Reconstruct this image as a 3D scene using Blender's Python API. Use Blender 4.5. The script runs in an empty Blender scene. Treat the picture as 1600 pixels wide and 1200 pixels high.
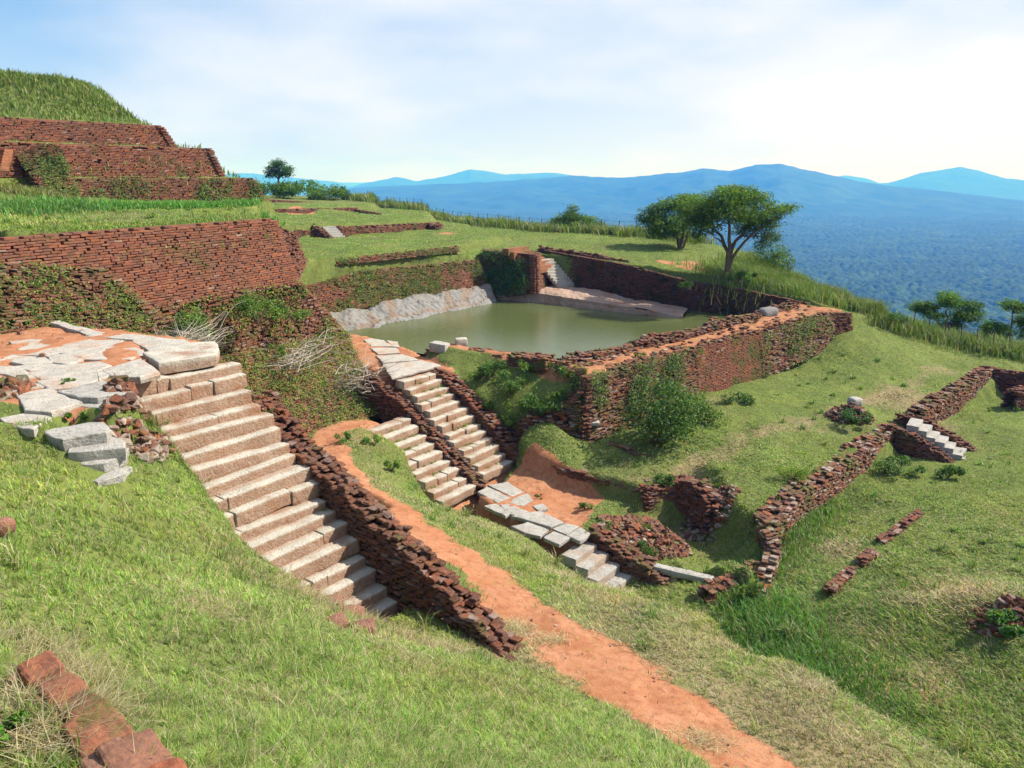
import bpy, math, random
import numpy as np
from mathutils import Vector
rng = np.random.default_rng(7)
random.seed(7)
sc = bpy.context.scene
COL = sc.collection

# ------------------------------------------------------------------ camera, sky, sun, exposure
F_PX, PITCH = 1200.0, math.atan(322 / 1200.0)
cam_d = bpy.data.cameras.new('camera')
cam_d.sensor_width = 36; cam_d.lens = 27.0
cam_d.clip_start = 0.05; cam_d.clip_end = 60000
cam = bpy.data.objects.new('camera', cam_d); COL.objects.link(cam)
cam.location = (0, 0, 0); cam.rotation_euler = (math.pi / 2 - PITCH, 0, 0)
sc.camera = cam
SUN_EL = math.radians(44.0)
SUN_AZ = np.array([0.985, 0.17]); SUN_AZ = SUN_AZ / np.linalg.norm(SUN_AZ)
sun_d = bpy.data.lights.new('sun', 'SUN'); sun_d.energy = 4.5; sun_d.angle = math.radians(0.55); sun_d.color = (1.0, 0.95, 0.86)
sun = bpy.data.objects.new('sun', sun_d); COL.objects.link(sun)
to_sun = Vector((SUN_AZ[0] * math.cos(SUN_EL), SUN_AZ[1] * math.cos(SUN_EL), math.sin(SUN_EL)))
sun.rotation_euler = to_sun.to_track_quat('Z', 'Y').to_euler()
sun.location = (60, 10, 80)
world = bpy.data.worlds.new('World'); sc.world = world; world.use_nodes = True
wn = world.node_tree.nodes; wl = world.node_tree.links
wn.clear()
w_out = wn.new('ShaderNodeOutputWorld'); w_bg = wn.new('ShaderNodeBackground'); w_bg.inputs['Strength'].default_value = 0.050
w_sky = wn.new('ShaderNodeTexSky'); w_sky.sky_type = 'NISHITA'; w_sky.sun_disc = False
w_sky.sun_elevation = SUN_EL; w_sky.sun_rotation = math.atan2(SUN_AZ[0], SUN_AZ[1])
w_sky.air_density = 1.0; w_sky.dust_density = 1.2; w_sky.ozone_density = 2.5; w_sky.altitude = 200
# thin high cloud, thickest towards the right-hand (sun) side of the sky
w_co = wn.new('ShaderNodeTexCoord'); w_map = wn.new('ShaderNodeMapping'); w_map.inputs['Scale'].default_value = (1.0, 1.0, 3.2)
w_n1 = wn.new('ShaderNodeTexNoise'); w_n1.inputs['Scale'].default_value = 2.1; w_n1.inputs['Detail'].default_value = 7; w_n1.inputs['Roughness'].default_value = 0.52
w_r1 = wn.new('ShaderNodeMapRange'); w_r1.inputs['From Min'].default_value = 0.40; w_r1.inputs['From Max'].default_value = 0.64
w_dot = wn.new('ShaderNodeVectorMath'); w_dot.operation = 'DOT_PRODUCT'; w_dot.inputs[1].default_value = (0.80, 0.35, 0.42)
w_r2 = wn.new('ShaderNodeMapRange'); w_r2.inputs['From Min'].default_value = -0.15; w_r2.inputs['From Max'].default_value = 0.75
w_r2.inputs['To Min'].default_value = -0.15; w_r2.inputs['To Max'].default_value = 0.50
w_add = wn.new('ShaderNodeMath'); w_add.operation = 'MULTIPLY_ADD'; w_add.inputs[1].default_value = 0.55; w_add.use_clamp = True
w_mix = wn.new('ShaderNodeMixRGB'); w_mix.inputs['Color2'].default_value = (10.2, 10.2, 10.6, 1)
wl.new(w_co.outputs['Generated'], w_map.inputs['Vector']); wl.new(w_map.outputs['Vector'], w_n1.inputs['Vector'])
wl.new(w_n1.outputs['Fac'], w_r1.inputs['Value']); wl.new(w_co.outputs['Generated'], w_dot.inputs[0])
wl.new(w_dot.outputs['Value'], w_r2.inputs['Value'])
wl.new(w_r1.outputs['Result'], w_add.inputs[0]); wl.new(w_r2.outputs['Result'], w_add.inputs[2])
w_sep = wn.new('ShaderNodeSeparateXYZ'); w_low = wn.new('ShaderNodeMapRange'); w_low.inputs['From Min'].default_value = 0.0; w_low.inputs['From Max'].default_value = 0.17
w_low.inputs['To Min'].default_value = 0.5; w_low.inputs['To Max'].default_value = 0.0; w_sum = wn.new('ShaderNodeMath'); w_sum.operation = 'ADD'; w_sum.use_clamp = True
wl.new(w_co.outputs['Generated'], w_sep.inputs[0]); wl.new(w_sep.outputs['Z'], w_low.inputs['Value']); wl.new(w_low.outputs['Result'], w_sum.inputs[0]); wl.new(w_add.outputs['Value'], w_sum.inputs[1])
wl.new(w_sum.outputs['Value'], w_mix.inputs['Fac']); w_tint = wn.new('ShaderNodeMixRGB'); w_tint.inputs['Fac'].default_value = 0.65; w_tint.inputs['Color2'].default_value = (3.6, 6.3, 10.2, 1)
wl.new(w_sky.outputs['Color'], w_tint.inputs['Color1']); wl.new(w_tint.outputs['Color'], w_mix.inputs['Color1'])
wl.new(w_mix.outputs['Color'], w_bg.inputs['Color']); wl.new(w_bg.outputs['Background'], w_out.inputs['Surface'])
sc.view_settings.view_transform = 'Standard'; sc.view_settings.look = 'None'; sc.view_settings.gamma = 1.0
sc.view_settings.exposure = 1.02
sc.view_settings.use_curve_mapping = False
sc.cycles.max_bounces = 6; sc.cycles.diffuse_bounces = 3; sc.cycles.transmission_bounces = 4; sc.cycles.glossy_bounces = 3
sc.cycles.volume_bounces = 0; sc.cycles.transparent_max_bounces = 6
sc.cycles.use_denoising = True
sc.render.use_persistent_data = False

GRASS_N = 1150000
# ------------------------------------------------------------------ measuring helpers
_c, _s = math.cos(PITCH), math.sin(PITCH)
def A(u, v, z):
    """the point at height z that the photograph shows at pixel (u, v): used to measure the site"""
    a = (u - 800) / F_PX; b = (600 - v) / F_PX
    dz = -_s + b * _c; dy = _c + b * _s
    t = z / dz
    return np.array([a * t, dy * t, z])
def D(u, v, y):
    """the point at forward distance y seen at pixel (u, v)"""
    a = (u - 800) / F_PX; b = (600 - v) / F_PX
    dz = -_s + b * _c; dy = _c + b * _s
    t = y / dy
    return np.array([a * t, y, dz * t])
E2 = np.array([0.8, -0.6]); E1 = np.array([0.6, 0.8])
def S(s, t, z=0.0):
    p = E2 * s + E1 * t
    return np.array([p[0], p[1], z])
def to_st(x, y):
    return 0.8 * x - 0.6 * y, 0.6 * x + 0.8 * y
def inview(P, m=0.12, far=1e9):
    depth = P[:, 1] * _c - P[:, 2] * _s
    up = P[:, 1] * _s + P[:, 2] * _c
    d = np.maximum(depth, 0.05)
    return (depth > 0.4) & (np.abs(P[:, 0] / d) < 0.667 + m) & (np.abs(up / d) < 0.5 + m) & (depth < far)

# ------------------------------------------------------------------ numeric helpers
def _hash(ix, iy, seed):
    h = (ix.astype(np.int64) * 374761393 + iy.astype(np.int64) * 668265263 + seed * 1442695041) & 0xffffffff
    h = ((h ^ (h >> 13)) * 1274126177) & 0xffffffff
    return ((h ^ (h >> 16)) & 0xffff) / 65535.0
def vnoise(x, y, seed=0):
    x = np.asarray(x, float); y = np.asarray(y, float)
    ix = np.floor(x); iy = np.floor(y); fx = x - ix; fy = y - iy
    fx = fx * fx * (3 - 2 * fx); fy = fy * fy * (3 - 2 * fy)
    a = _hash(ix, iy, seed); b = _hash(ix + 1, iy, seed); c = _hash(ix, iy + 1, seed); d = _hash(ix + 1, iy + 1, seed)
    return (a + (b - a) * fx) * (1 - fy) + (c + (d - c) * fx) * fy
def fbm(x, y, seed=0, o=4):
    v = 0; amp = 0.5; f = 1.0
    for k in range(o):
        v = v + amp * vnoise(np.asarray(x) * f, np.asarray(y) * f, seed + k * 17); amp *= 0.5; f *= 2.03
    return v / (1 - 0.5 ** o)
def n3(P, sc_, seed=0):
    x, y, z = P[:, 0] * sc_, P[:, 1] * sc_, P[:, 2] * sc_
    return (vnoise(x + z * 0.71, y - z * 0.53, seed) + vnoise(y + 11 + x * 0.37, z + 5 - x * .6, seed + 3) + vnoise(z * 1.1 - y * .4, x + 31, seed + 9)) / 3 - 0.5
def smooth(e0, e1, x):
    t = np.clip((x - e0) / (e1 - e0), 0, 1); return t * t * (3 - 2 * t)
def tps(ctrl, x, y):
    c = np.array(ctrl, float); n = len(c)
    if n < 4:
        w = 1 / ((x[..., None] - c[:, 0]) ** 2 + (y[..., None] - c[:, 1]) ** 2 + 1e-3)
        return (w * c[:, 2]).sum(-1) / w.sum(-1)
    def U(r2): return np.where(r2 > 1e-9, 0.5 * r2 * np.log(r2 + 1e-12), 0)
    K = U((c[:, None, 0] - c[None, :, 0]) ** 2 + (c[:, None, 1] - c[None, :, 1]) ** 2) + np.eye(n) * 0.15
    Pm = np.c_[np.ones(n), c[:, 0], c[:, 1]]
    M = np.zeros((n + 3, n + 3)); M[:n, :n] = K; M[:n, n:] = Pm; M[n:, :n] = Pm.T
    sol = np.linalg.solve(M, np.r_[c[:, 2], 0, 0, 0])
    r = sol[n] + sol[n + 1] * x + sol[n + 2] * y
    for i in range(n):
        r = r + sol[i] * U((x - c[i, 0]) ** 2 + (y - c[i, 1]) ** 2)
    return np.clip(r, c[:, 2].min() - 0.3, c[:, 2].max() + 0.3)
def sdf(poly, x, y):
    p = np.array([q[:2] for q in poly], float); n = len(p)
    inside = np.zeros(x.shape, bool); d2 = np.full(x.shape, 1e18)
    for i in range(n):
        a = p[i]; b = p[(i + 1) % n]
        e = b - a; L = (e ** 2).sum() + 1e-12
        h = np.clip(((x - a[0]) * e[0] + (y - a[1]) * e[1]) / L, 0, 1)
        d2 = np.minimum(d2, (x - a[0] - h * e[0]) ** 2 + (y - a[1] - h * e[1]) ** 2)
        if abs(e[1]) > 1e-12:
            inside ^= ((a[1] > y) != (b[1] > y)) & (x < e[0] * (y - a[1]) / e[1] + a[0])
    d = np.sqrt(d2)
    return np.where(inside, d, -d)
def line_dist(pts, x, y):
    """distance to a polyline and the parameter index along it"""
    best = np.full(x.shape, 1e9); par = np.zeros(x.shape)
    for i in range(len(pts) - 1):
        a = np.array(pts[i][:2]); b = np.array(pts[i + 1][:2]); e = b - a; L = (e ** 2).sum() + 1e-9
        h = np.clip(((x - a[0]) * e[0] + (y - a[1]) * e[1]) / L, 0, 1)
        d = np.hypot(x - a[0] - h * e[0], y - a[1] - h * e[1])
        par = np.where(d < best, i + h, par); best = np.minimum(best, d)
    return best, par

# ------------------------------------------------------------------ mesh helpers
def mk(name, V, F, mat, parent=None, col=None, smooth_=False, attrs=None):
    """link ONE mesh object; F is one index array (M,k) or a list of them; col = per-vertex RGB"""
    V = np.asarray(V, np.float32)
    FL = [np.asarray(f, np.int32) for f in (F if isinstance(F, (list, tuple)) else [F]) if len(f)]
    me = bpy.data.meshes.new(name)
    me.vertices.add(len(V)); me.vertices.foreach_set('co', V.ravel())
    nl = sum(f.size for f in FL); npoly = sum(len(f) for f in FL)
    me.loops.add(nl); me.polygons.add(npoly)
    me.loops.foreach_set('vertex_index', np.concatenate([f.ravel() for f in FL]))
    tot = np.concatenate([np.full(len(f), f.shape[1], np.int32) for f in FL])
    st = np.r_[0, np.cumsum(tot)[:-1]].astype(np.int32)
    me.polygons.foreach_set('loop_start', st); me.polygons.foreach_set('loop_total', tot)
    me.polygons.foreach_set('use_smooth', np.full(npoly, smooth_, bool))
    if col is not None:
        at = me.color_attributes.new('Col', 'FLOAT_COLOR', 'POINT')
        at.data.foreach_set('color', np.c_[np.asarray(col, np.float32), np.ones(len(V), np.float32)].ravel().astype(np.float32))
    for k, a in (attrs or {}).items():
        at = me.attributes.new(k, 'FLOAT', 'POINT'); at.data.foreach_set('value', np.asarray(a, np.float32))
    me.update(calc_edges=True); me.validate()
    me.materials.append(mat)
    o = bpy.data.objects.new(name, me); COL.objects.link(o)
    if parent is not None: o.parent = parent
    return o
def tag(o, label=None, cat=None, group=None, kind=None):
    if label: o['label'] = label
    if cat: o['category'] = cat
    if group: o['group'] = group
    if kind: o['kind'] = kind
    return o
def thing(name, loc, label, cat, group=None):
    o = bpy.data.objects.new(name, None); COL.objects.link(o); o.location = tuple(float(q) for q in loc)
    o.empty_display_size = 0.3
    return tag(o, label, cat, group)
def part(name, V, F, mat, root, **kw):
    """mesh child of a thing: vertices are given in world space"""
    return mk(name, np.asarray(V) - np.array(root.location), F, mat, root, **kw)
class Acc:
    def __init__(s): s.V = []; s.F = {}; s.C = []; s.n = 0
    def add(s, V, F, C=None):
        V = np.asarray(V, float)
        for f in (F if isinstance(F, (list, tuple)) else [F]):
            f = np.asarray(f)
            if len(f): s.F.setdefault(f.shape[1], []).append(f + s.n)
        s.V.append(V); s.n += len(V)
        C = np.array((0.5, 0.5, 0.5)) if C is None else np.asarray(C, float)
        s.C.append(np.broadcast_to(C, (len(V), 3)))
        return s
    def out(s): return np.concatenate(s.V), [np.concatenate(f) for f in s.F.values()], np.concatenate(s.C)
    def build(s, name, mat, root=None, smooth_=False):
        V, F, C = s.out()
        return part(name, V, F, mat, root, col=C, smooth_=smooth_) if root is not None else mk(name, V, F, mat, col=C, smooth_=smooth_)
# chamfered box template
_cs = np.array([[sx, sy, sz] for sx in (-1, 1) for sy in (-1, 1) for sz in (-1, 1)], float)
def _tmpl():
    idx = lambda c, k: c * 3 + k
    cid = lambda s: int(((s[0] + 1) // 2) * 4 + ((s[1] + 1) // 2) * 2 + (s[2] + 1) // 2)
    quads, tris = [], []
    for k in range(3):
        i, j = [(1, 2), (2, 0), (0, 1)][k]
        for sg in (-1, 1):
            q = []
            for (p, r) in ((-1, -1), (1, -1), (1, 1), (-1, 1)):
                s = [0, 0, 0]; s[k] = sg; s[i] = p; s[j] = r; q.append(idx(cid(s), k))
            quads.append(q if sg > 0 else q[::-1])
    for k in range(3):
        i, j = [(1, 2), (2, 0), (0, 1)][k]
        for si in (-1, 1):
            for sj in (-1, 1):
                a = [0, 0, 0]; a[i] = si; a[j] = sj; b = list(a); a[k] = -1; b[k] = 1
                q = [idx(cid(a), i), idx(cid(b), i), idx(cid(b), j), idx(cid(a), j)]
                quads.append(q if si * sj < 0 else q[::-1])
    for c, s in enumerate(_cs):
        t = [idx(c, 0), idx(c, 1), idx(c, 2)]
        tris.append(t if s.prod() > 0 else t[::-1])
    return np.array(quads), np.array(tris)
_BQ, _BT = _tmpl()
def bricks(C, AX, HS, ch, jit, colr):
    """N chamfered, worn boxes: centres, axes (N,3,3 rows), half sizes"""
    N = len(C); C = np.asarray(C, float); HS = np.asarray(HS, float)
    ch = np.minimum(ch, HS.min(1) * 0.45)[:, None]
    loc = np.zeros((N, 24, 3))
    for c, s in enumerate(_cs):
        for k in range(3):
            h = HS - ch; h = h.copy(); h[:, k] = HS[:, k]
            loc[:, c * 3 + k] = s * h
        loc[:, c * 3:c * 3 + 3] += rng.normal(0, jit, (N, 1, 3))
    loc += rng.normal(0, jit * 0.3, loc.shape)
    V = C[:, None, :] + np.einsum('nvk,nkd->nvd', loc, AX)
    off = (np.arange(N) * 24)[:, None, None]
    F4 = (_BQ[None] + off).reshape(-1, 4); F3 = (_BT[None] + off).reshape(-1, 3)
    return V.reshape(-1, 3), [F4, F3], np.repeat(np.asarray(colr), 24, 0)
BRICK_TONES = np.array([[0.22, 0.066, 0.034], [0.18, 0.056, 0.034], [0.13, 0.047, 0.037], [0.27, 0.085, 0.038], [0.095, 0.045, 0.040], [0.20, 0.10, 0.065]])
def brick_cols(N, dark=0.0, pale=0.03, tones=None):
    t = (BRICK_TONES if tones is None else tones)[rng.integers(0, 6, N)] * rng.uniform(0.75, 1.25, (N, 1))
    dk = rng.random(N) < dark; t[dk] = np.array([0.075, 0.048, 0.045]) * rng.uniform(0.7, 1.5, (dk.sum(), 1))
    pl = rng.random(N) < pale; t[pl] = np.array([0.38, 0.33, 0.29]) * rng.uniform(0.7, 1.15, (pl.sum(), 1))
    return np.clip(t, 0.01, 0.8)
def quad_wall(acc, TL, TR, BR, BL, course=0.1, blen=0.28, depth=0.3, jit=0.012, push=0.02, miss=0.0, dark=0.2, pale=0.03, back=True, tones=None, ragged=0.0, ch=0.012):
    """brick face over a bilinear quad seen from its outer side (TL, TR, BR, BL as the viewer sees them)"""
    TL, TR, BR, BL = [np.asarray(p, float) for p in (TL, TR, BR, BL)]
    jit *= 0.36; push *= 0.5; course *= 0.74; blen *= 0.8; ch *= 0.7
    nh = max(2, int(round(max(abs(TL[2] - BL[2]), abs(TR[2] - BR[2])) / course)))
    along0 = (TR + BR - TL - BL); up0 = (TL + TR - BL - BR)
    n0 = np.cross(along0, up0); n0 /= np.linalg.norm(n0)
    nh_ = np.array([n0[0], n0[1], 0]); nh_ /= np.linalg.norm(nh_) + 1e-9
    Cs, AXs, HSs = [], [], []
    for r in range(nh):
        f = (r + 0.5) / nh
        L = BL + (TL - BL) * f; R = BR + (TR - BR) * f
        d = R - L; ln = np.linalg.norm(d); nb = max(1, int(ln / blen))
        xs = (np.arange(nb + 1) + (0.5 if r % 2 else 0) - 0.25 + rng.normal(0, 0.08, nb + 1)) / nb
        xs = np.clip(xs, 0.0, 1.0)
        hgt = (abs((TL - BL)[2]) * (1 - xs) + abs((TR - BR)[2]) * xs) / nh
        ax = d / ln; nn = np.array([ax[1], -ax[0], 0.0]); nn /= np.linalg.norm(nn)
        if nn @ nh_ < 0: nn = -nn
        upv = np.cross(nn, ax); upv = upv if upv[2] > 0 else -upv
        keep = rng.random(nb + 1) >= miss
        if ragged and f > 1 - ragged: keep &= rng.random(nb + 1) > (f - 1 + ragged) / ragged * 0.75
        k = keep.sum()
        if k == 0: continue
        P = L + d * xs[keep][:, None] + nn * (rng.normal(0, push, k) - depth * 0.5)[:, None] + np.array([0, 0, 1]) * rng.normal(0, 0.004, (k, 1))
        yaw = rng.normal(0, 0.05, k)
        axk = ax * np.cos(yaw)[:, None] + nn * np.sin(yaw)[:, None]; nk = nn * np.cos(yaw)[:, None] - ax * np.sin(yaw)[:, None]
        A_ = np.stack([axk, nk, np.broadcast_to(upv, axk.shape)], 1)
        H_ = np.c_[np.full(k, ln / nb * 0.5) * rng.uniform(0.93, 1.02, k), np.full(k, depth * 0.5), np.maximum(hgt[keep], 0.03) * 0.5 * rng.uniform(0.78, 0.9, k)]
        Cs.append(P); AXs.append(A_); HSs.append(H_)
    Cs = np.concatenate(Cs)
    acc.add(*bricks(Cs, np.concatenate(AXs), np.concatenate(HSs), ch, jit, brick_cols(len(Cs), dark, pale, tones) * .62 + np.array([.175, .058, .035]) * .38))
    if back:
        o = -nh_ * (depth * 0.55)
        m = 8; g = np.array([[(BL * (1 - i / m) + BR * i / m) * (1 - j / 2) + (TL * (1 - i / m) + TR * i / m) * j / 2 + o for i in range(m + 1)] for j in range(3)]).reshape(-1, 3)
        q = np.array([[j * (m + 1) + i, j * (m + 1) + i + 1, (j + 1) * (m + 1) + i + 1, (j + 1) * (m + 1) + i] for j in range(2) for i in range(m)])
        acc.add(g, q, (0.11, 0.06, 0.04))
    return acc
def line_wall(acc, pts, w, zbot, course=0.1, blen=0.27, jit=0.014, miss=0.04, dark=0.35, pale=0.05, ragged=1.0, tones=None, ch=0.014, batter=0.0):
    """free-standing ruined brick wall along pts [(x,y,ztop)], courses level, both faces and the top bricked"""
    jit *= 0.45; course *= 0.68; blen *= 0.78; ch *= 0.8
    pts = np.array(pts, float); seg = np.hypot(*(pts[1:, :2] - pts[:-1, :2]).T); cum = np.r_[0, np.cumsum(seg)]; L = cum[-1]
    zb = np.broadcast_to(np.asarray(zbot, float), (len(pts),))
    nrow = max(2, int(round(w / 0.16))); rw = w / nrow
    zt_max, z0 = pts[:, 2].max(), zb.min()
    Cs, AXs, HSs = [], [], []
    for k in range(int((zt_max - z0) / course) + 2):
        z = z0 + (k + 0.5) * course
        for j in range(nrow):
            nb = int(L / blen) + 1
            l = (np.arange(nb) + (0.5 if (k + j) % 2 else 0.0) + rng.normal(0, 0.1, nb)) * blen
            l = l[(l > 0) & (l < L)]
            if not len(l): continue
            top = np.interp(l, cum, pts[:, 2]) + rng.normal(0, course * 0.45 * ragged, len(l)) + (fbm(l * 0.9, np.full(len(l), j * 0.6), 5, 2) - 0.5) * course * 4 * ragged
            bot = np.interp(l, cum, zb)
            ok = (z < top) & (z > bot - course)
            if 0 < j < nrow - 1: ok &= (z > top - 2.2 * course)
            ok &= rng.random(len(l)) > miss
            l = l[ok]
            if not len(l): continue
            x = np.interp(l, cum, pts[:, 0]); y = np.interp(l, cum, pts[:, 1])
            i = np.clip(np.searchsorted(cum, l) - 1, 0, len(seg) - 1)
            tg = (pts[i + 1, :2] - pts[i, :2]) / seg[i][:, None]
            nrm = np.c_[-tg[:, 1], tg[:, 0]]
            grow = batter * np.maximum(0, np.interp(l, cum, pts[:, 2]) - z)
            offs = (j + 0.5 - nrow / 2) * rw + np.sign(j + 0.5 - nrow / 2) * grow + rng.normal(0, 0.014, len(l))
            yaw = rng.normal(0, 0.06, len(l)); cy, sy = np.cos(yaw), np.sin(yaw)
            ax = np.c_[tg[:, 0] * cy - tg[:, 1] * sy, tg[:, 0] * sy + tg[:, 1] * cy, rng.normal(0, 0.03, len(l))]
            ax /= np.linalg.norm(ax, axis=1)[:, None]
            ny = np.c_[-ax[:, 1], ax[:, 0], np.zeros(len(l))]
            Cs.append(np.c_[x + nrm[:, 0] * offs, y + nrm[:, 1] * offs, np.full(len(l), z) + rng.normal(0, 0.006, len(l))])
            AXs.append(np.stack([ax, ny, np.cross(ax, ny)], 1))
            HSs.append(np.c_[blen * 0.5 * rng.uniform(0.88, 1.04, len(l)), rw * 0.5 * rng.uniform(0.92, 1.12, len(l)), course * 0.5 * rng.uniform(0.86, 1.02, len(l))])
    Cs = np.concatenate(Cs)
    acc.add(*bricks(Cs, np.concatenate(AXs), np.concatenate(HSs), ch, jit, brick_cols(len(Cs), dark, pale, tones)))
    return acc
def rbox(L, W, H, r, seg=0.1, rough=0.012, seed=0, ns=3.0):
    """worn stone block: a subdivided box with rounded, chipped edges, centred on the origin"""
    d = np.array([L, W, H]); n = np.clip(np.ceil(d / seg).astype(int), 2, 26)
    Vs, Fs, off = [], [], 0
    for k in range(3):
        i, j = [(1, 2), (2, 0), (0, 1)][k]
        for sg in (-1, 1):
            a = np.linspace(-.5, .5, n[i] + 1); b = np.linspace(-.5, .5, n[j] + 1)
            a = np.sign(a) * (np.abs(a * 2) ** 0.75) / 2; b = np.sign(b) * (np.abs(b * 2) ** 0.75) / 2
            ga, gb = np.meshgrid(a, b, indexing='ij')
            P = np.zeros((ga.size, 3)); P[:, i] = ga.ravel() * d[i]; P[:, j] = gb.ravel() * d[j]; P[:, k] = sg * d[k] / 2
            m = n[j] + 1
            q = np.array([[x * m + y, (x + 1) * m + y, (x + 1) * m + y + 1, x * m + y + 1] for x in range(n[i]) for y in range(n[j])])
            if sg < 0: q = q[:, ::-1]
            Vs.append(P); Fs.append(q + off); off += len(P)
    V = np.concatenate(Vs); F = np.concatenate(Fs)
    key = np.round(V / 1e-4).astype(np.int64)
    _, first, inv = np.unique(key, axis=0, return_index=True, return_inverse=True)
    V = V[first]; F = inv.ravel()[F]
    inner = np.clip(V, -(d / 2 - r), d / 2 - r); dv = V - inner; ln = np.linalg.norm(dv, axis=1)[:, None]
    V = inner + np.where(ln > 1e-6, dv / np.maximum(ln, 1e-6) * np.minimum(r, ln), 0)
    nrm = V / (d / 2); nrm /= np.linalg.norm(nrm, axis=1)[:, None] + 1e-9
    sh = np.array([seed * 3.7, seed * 1.9, seed * 5.3])
    V = V + nrm * (n3(V + sh, ns, seed)[:, None] * rough * 4 + n3(V + sh, ns * 4, seed + 1)[:, None] * rough * 1.6)
    return V, F
def place(V, c, ax, yaw_axis=None):
    """local -> world: rows of ax are the directions of local x, y, z"""
    return np.asarray(c) + V @ np.asarray(ax, float)
def rot(yaw, pitch=0.0, roll=0.0):
    cy, sy, cp, sp, cr, sr = math.cos(yaw), math.sin(yaw), math.cos(pitch), math.sin(pitch), math.cos(roll), math.sin(roll)
    Rz = np.array([[cy, -sy, 0], [sy, cy, 0], [0, 0, 1]]); Ry = np.array([[cp, 0, sp], [0, 1, 0], [-sp, 0, cp]]); Rx = np.array([[1, 0, 0], [0, cr, -sr], [0, sr, cr]])
    return (Rz @ Ry @ Rx).T
def slab(poly, ztop, th, seed=0, rough=0.02, seg=0.16):
    """irregular flagstone from a 2D outline: subdivided, chipped edge, bumpy top"""
    p = np.array(poly, float); ring = []
    for i in range(len(p)):
        a, b = p[i], p[(i + 1) % len(p)]; n = max(2, int(np.hypot(*(b - a)) / seg))
        for k in range(n): ring.append(a + (b - a) * k / n)
    ring = np.array(ring); c = ring.mean(0); m = len(ring)
    nr = np.c_[vnoise(ring[:, 0] * 3.1, ring[:, 1] * 3.1, seed), vnoise(ring[:, 0] * 3.1, ring[:, 1] * 3.1, seed + 5)] - .5
    ring = ring + nr * rough * 5
    rows = []
    for (f, dz) in ((0.0, 0), (0.3, 0), (0.6, 0), (0.85, 0), (0.965, -0.003), (1.0, -0.014), (1.008, -th * .5), (0.97, -th)):
        q = c + (ring - c) * f if f > 0 else np.repeat(c[None], m, 0)
        z = (zt(q) if callable(ztop) else np.full(m, ztop)) if False else np.full(m, ztop) + dz + (vnoise(q[:, 0] * 2.2, q[:, 1] * 2.2, seed + 8) - .5) * rough * 1.6 + (vnoise(q[:, 0] * 9, q[:, 1] * 9, seed + 2) - .5) * rough * .5
        rows.append(np.c_[q, z])
    V = np.concatenate(rows); F = []
    for r in range(len(rows) - 1):
        i = np.arange(m); j = (i + 1) % m
        F.append(np.c_[r * m + i, (r + 1) * m + i, (r + 1) * m + j, r * m + j])
    return V, np.concatenate(F)
def sharp(o, deg=24):
    try: o.data.set_sharp_from_angle(angle=math.radians(deg))
    except Exception: pass
    return o
def tube(pts, rad, n=7):
    pts = np.array(pts, float); m = len(pts); rad = np.broadcast_to(np.asarray(rad, float), (m,))
    t = np.gradient(pts, axis=0); t /= np.linalg.norm(t, axis=1)[:, None] + 1e-9
    ref = np.array([0.31, 0.87, 0.39]); a = np.cross(t, ref); a /= np.linalg.norm(a, axis=1)[:, None] + 1e-9; b = np.cross(t, a)
    th = np.arange(n) / n * 2 * math.pi
    V = pts[:, None, :] + rad[:, None, None] * (a[:, None, :] * np.cos(th)[None, :, None] + b[:, None, :] * np.sin(th)[None, :, None])
    F = np.array([[r * n + k, r * n + (k + 1) % n, (r + 1) * n + (k + 1) % n, (r + 1) * n + k] for r in range(m - 1) for k in range(n)])
    return V.reshape(-1, 3), F
def leaves(C, size, col, flat=0.4, asp=0.45, nrm=None):
    """N pointed, folded leaves"""
    C = np.asarray(C, float); N = len(C); size = np.broadcast_to(np.asarray(size, float), (N,))
    n = rng.normal(0, 1, (N, 3)); n[:, 2] = np.abs(n[:, 2]) + flat
    if nrm is not None: n = n * 0.6 + nrm
    n /= np.linalg.norm(n, axis=1)[:, None]
    d = rng.normal(0, 1, (N, 3)); d -= (d * n).sum(1)[:, None] * n; d /= np.linalg.norm(d, axis=1)[:, None] + 1e-9
    w = np.cross(n, d)
    s = size[:, None]
    V = np.stack([C - d * s * .5, C + w * s * asp * .5 + n * s * .1, C + d * s * .5 - n * s * .08, C - w * s * asp * .5 + n * s * .1], 1)
    i = np.arange(N)[:, None] * 4
    F = np.concatenate([i + np.array([[0, 1, 2]]), i + np.array([[0, 2, 3]])])
    return V.reshape(-1, 3), F, np.repeat(np.broadcast_to(col, (N, 3)), 4, 0)
def blades(P, ln, wd, lean, bend, col, yaw=None, tip=None):
    """N grass blades of two segments"""
    N = len(P); yaw = rng.uniform(0, 2 * math.pi, N) if yaw is None else yaw
    d = np.c_[np.cos(yaw), np.sin(yaw), np.zeros(N)]; wv = np.c_[-np.sin(yaw), np.cos(yaw), np.zeros(N)]
    twist = rng.uniform(-1, 1, N)[:, None]; wv = wv * np.cos(twist) + d * np.sin(twist) * 0.7
    ln = np.broadcast_to(ln, (N,))[:, None]; wd = np.broadcast_to(wd, (N,))[:, None]
    lean = np.broadcast_to(lean, (N,))[:, None]; bend = np.broadcast_to(bend, (N,))[:, None]
    up = np.array([0, 0, 1.0])
    m = P + (d * np.sin(lean) + up * np.cos(lean)) * ln * 0.55
    e = m + (d * np.sin(lean + bend) + up * np.cos(lean + bend)) * ln * 0.5
    V = np.stack([P - wv * wd * .5, P + wv * wd * .5, m - wv * wd * .42, m + wv * wd * .42, e], 1)
    i = np.arange(N)[:, None] * 5
    F4 = i + np.array([[0, 1, 3, 2]]); F3 = i + np.array([[2, 3, 4]])
    c = np.repeat(np.broadcast_to(col, (N, 3)), 5, 0).copy()
    return V.reshape(-1, 3), [F4, F3], c

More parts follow.
